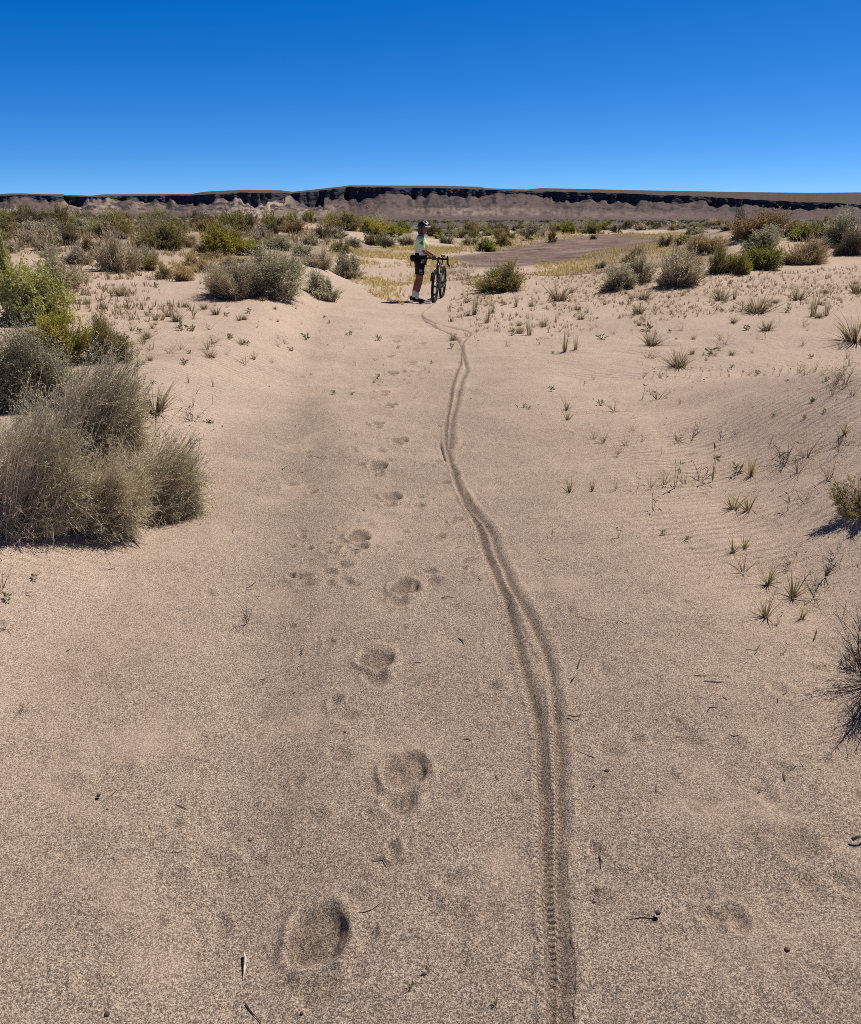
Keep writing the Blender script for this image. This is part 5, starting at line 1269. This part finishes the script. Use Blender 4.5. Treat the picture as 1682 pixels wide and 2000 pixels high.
# bits of dead plant lying about: nobody could count them
def litter():
    g = np.random.RandomState(5); r = Rib(); n = 1900
    y = 1.4*(22/1.4)**(g.rand(n)**.62); x = g.uniform(-.6, .6, n)*y
    keep = (y > 4.2) | (g.rand(n) > .6); keep &= (np.abs(x) > .3+.5*g.rand(n)) | (g.rand(n) > .45); keep &= fbm(x/.8, y/1.1, 3, 141) + .25*g.normal(size=n) > -.05; x, y = x[keep], y[keep]; n = len(x)
    c = np.stack([x, y, base_z(x, y) + detail_z(x, y)[0] + .004], 1)
    th = g.uniform(0, 6.28, n); d = np.stack([np.cos(th), np.sin(th), g.uniform(0, .5, n)*(g.rand(n) > .5)], 1); L = np.minimum(g.gamma(2., .012, n), .07)+.006
    ts = np.array([0, .5, 1.]); P = c[:, None] + d[:, None]*(L[:, None]*ts)[..., None]; P[:, 1, :2] += (.2*L*g.normal(size=n))[:, None]*np.stack([-d[:, 1], d[:, 0]], 1)
    side = unit(np.cross(d, np.array([0, 0, 1.])+.3*g.normal(size=(n, 3))))[:, None].repeat(3, 1)
    r.strips(P, g.uniform(.0009, .0028, n)[:, None]*np.array([.7, 1, .5])*(1+.06*y)[:, None], side, g.rand(n)**2, np.broadcast_to(ts, (n, 3)))
    return r.mesh('plant_litter')
LITM = plant_mat('dead_litter', (.05, .038, .03), (.34, .26, .18), None, .05)
tag(link('plant_litter', litter(), None, [LITM]), 'tiny dead stems and crumbs of plant scattered over the sand', 'litter', None, 'stuff')
# sticks and pebbles
WOOD = mat('bleached_wood', (.50, .42, .33), .8, var=.3, scale=60)
WOODD = mat('dark_wood', (.075, .055, .045), .8, var=.3, scale=60)
STONE = mat('dark_pebble', (.06, .045, .04), .7, var=.4, scale=80)
def stick(name, pts, rad, m, label, cat='stick'):
    """pts: photo x, y, height above the sand in m"""
    W = [ground(a, b) + Vector((0, 0, h)) for a, b, h in pts]
    bm = bmesh.new(); rings = []
    for i, p in enumerate(W):
        t = (W[min(i+1, len(W)-1)]-W[max(i-1, 0)]).normalized(); a = t.orthogonal().normalized(); b = t.cross(a)
        r = rad*(1-.55*i/(len(W)-1))*(.85+.3*g1.random())
        rings.append([bm.verts.new(p+(a*math.cos(q)+b*math.sin(q))*r) for q in [k*math.pi/3 for k in range(6)]])
    for u, v in zip(rings, rings[1:]):
        for k in range(6): bm.faces.new((u[k], u[(k+1) % 6], v[(k+1) % 6], v[k]))
    bm.faces.new(rings[0][::-1]); bm.faces.new(rings[-1])
    me = bpy.data.meshes.new(name); bm.to_mesh(me); bm.free()
    return tag(link(name, me, None, [m]), label, cat)
STICKS = [
 ([(477,1868,.006),(481,1885,.014),(478,1905,.008),(476,1922,.004)], .0045, WOOD, 'pale crooked stick lying near the bottom footprint'),
 ([(1160,1480,.0),(1150,1466,.03),(1141,1453,.055)], .0022, WOOD, 'bleached straw standing up beside the tyre track with a V of shadow'),
 ([(1568,1500,.004),(1557,1499,.02),(1546,1501,.03)], .002, WOOD, 'bleached straw propped up near the right edge with a long thin shadow'),
 ([(895,1250,.004),(903,1256,.01),(906,1261,.004)], .0035, WOODD, 'short dark twig between footprints and tyre track'),
 ([(1128,1308,.004),(1132,1296,.012),(1138,1281,.006)], .0022, WOODD, 'thin dark twig right of the tyre track'),
 ([(1375,1335,.006),(1398,1338,.012),(1420,1336,.008),(1444,1342,.004)], .0032, WOOD, 'long wavy pale twig lying on the right sand'),
 ([(1355,1322,.003),(1380,1321,.003),(1402,1322,.003)], .0015, WOODD, 'fine straight straw above the wavy pale twig'),
 ([(1590,1250,.004),(1594,1241,.01),(1595,1232,.004)], .003, WOODD, 'dark splinter near the backlit shrub'),
 ([(1662,1648,.01),(1672,1646,.018),(1682,1645,.018),(1690,1640,.01)], .005, WOODD, 'dark forked root at the right edge'),
 ([(1110,1402,.004),(1124,1405,.006),(1135,1401,.004)], .003, WOODD, 'small dark chip close to the tyre track'),
 ([(800,1299,.005),(820,1300,.01),(845,1297,.004)], .002, WOODD, 'fine dark straw right of a footprint'),
 ([(862,1171,.004),(875,1170,.008),(888,1168,.003)], .0022, WOODD, 'little dark straw right of the round footprint'),
 ([(250,1050,.004),(262,1062,.012),(270,1070,.01),(280,1078,.003)], .003, WOODD, 'dark twig below the left brush'),
 ([(235,1032,.004),(280,1028,.02),(322,1018,.004)], .003, WOODD, 'thin root running out of the left brush onto the sand'),
 ([(355,1030,.004),(368,1029,.008),(380,1030,.004)], .0022, WOOD, 'short pale straw right of the left brush'),
 ([(480,1965,.003),(492,1980,.004),(510,1998,.003)], .0022, WOODD, 'dark rootlet at the bottom edge'),
 ([(860,1510,.003),(868,1516,.006),(876,1512,.003)], .0018, WOODD, 'tiny bent straw beside the big footprint'),
 ([(552,918,.006),(558,914,.012),(562,911,.008)], .005, WOOD, 'whitish splinter on the left side of the path'),
 ([(1170,1675,.003),(1175,1690,.006),(1176,1696,.003)], .002, WOODD, 'thin dark rootlet right of the tyre track'),
 ([(1415,1592,.003),(1421,1600,.004),(1428,1610,.003)], .0014, WOODD, 'hair thin straw on the lower right sand'),
]
for pts, r, m, lab in STICKS: stick('twig', pts, r, m, lab)
def pebble(px, py, r, label, m=STONE):
    p = ground(px, py); bm = bmesh.new(); bmesh.ops.create_icosphere(bm, subdivisions=2, radius=r)
    s = g1.random()*50
    for v in bm.verts:
        v.co *= 1+.35*mnoise.noise(v.co*(1.3/r)+Vector((s, s, s))); v.co.z *= .75
    me = bpy.data.meshes.new('pebble'); bm.to_mesh(me); bm.free()
    for f in me.polygons: f.use_smooth = True
    o = link('pebble', me, None, [m]); o.location = p+Vector((0, 0, r*.4)); tag(o, label, 'pebble')
REDP = mat('red_pebble', (.13, .06, .04), .7, var=.3, scale=80)
for a in [(193,1556,.006,'dark pebble alone on the lower left sand'),(210,1990,.007,'dark pebble at the bottom edge on the left'),(668,1882,.006,'black pebble on the rim of the bottom footprint'),
          (1284,1788,.007,'dark pebble on the lower right sand with a bright sunny side'),(1185,1510,.007,'flat dark pebble right of the tyre track'),(1492,1595,.006,'black pebble beside a dark chip on the right'),
          (1585,1960,.006,'black pebble near the lower right corner'),(1160,1540,.004,'small dark pebble close to the tyre track')]: pebble(*a)
pebble(1536,1862, .007, 'reddish pebble on the lower right sand', REDP)
pebble(590,1985, .004, 'tiny dark pebble at the bottom edge')
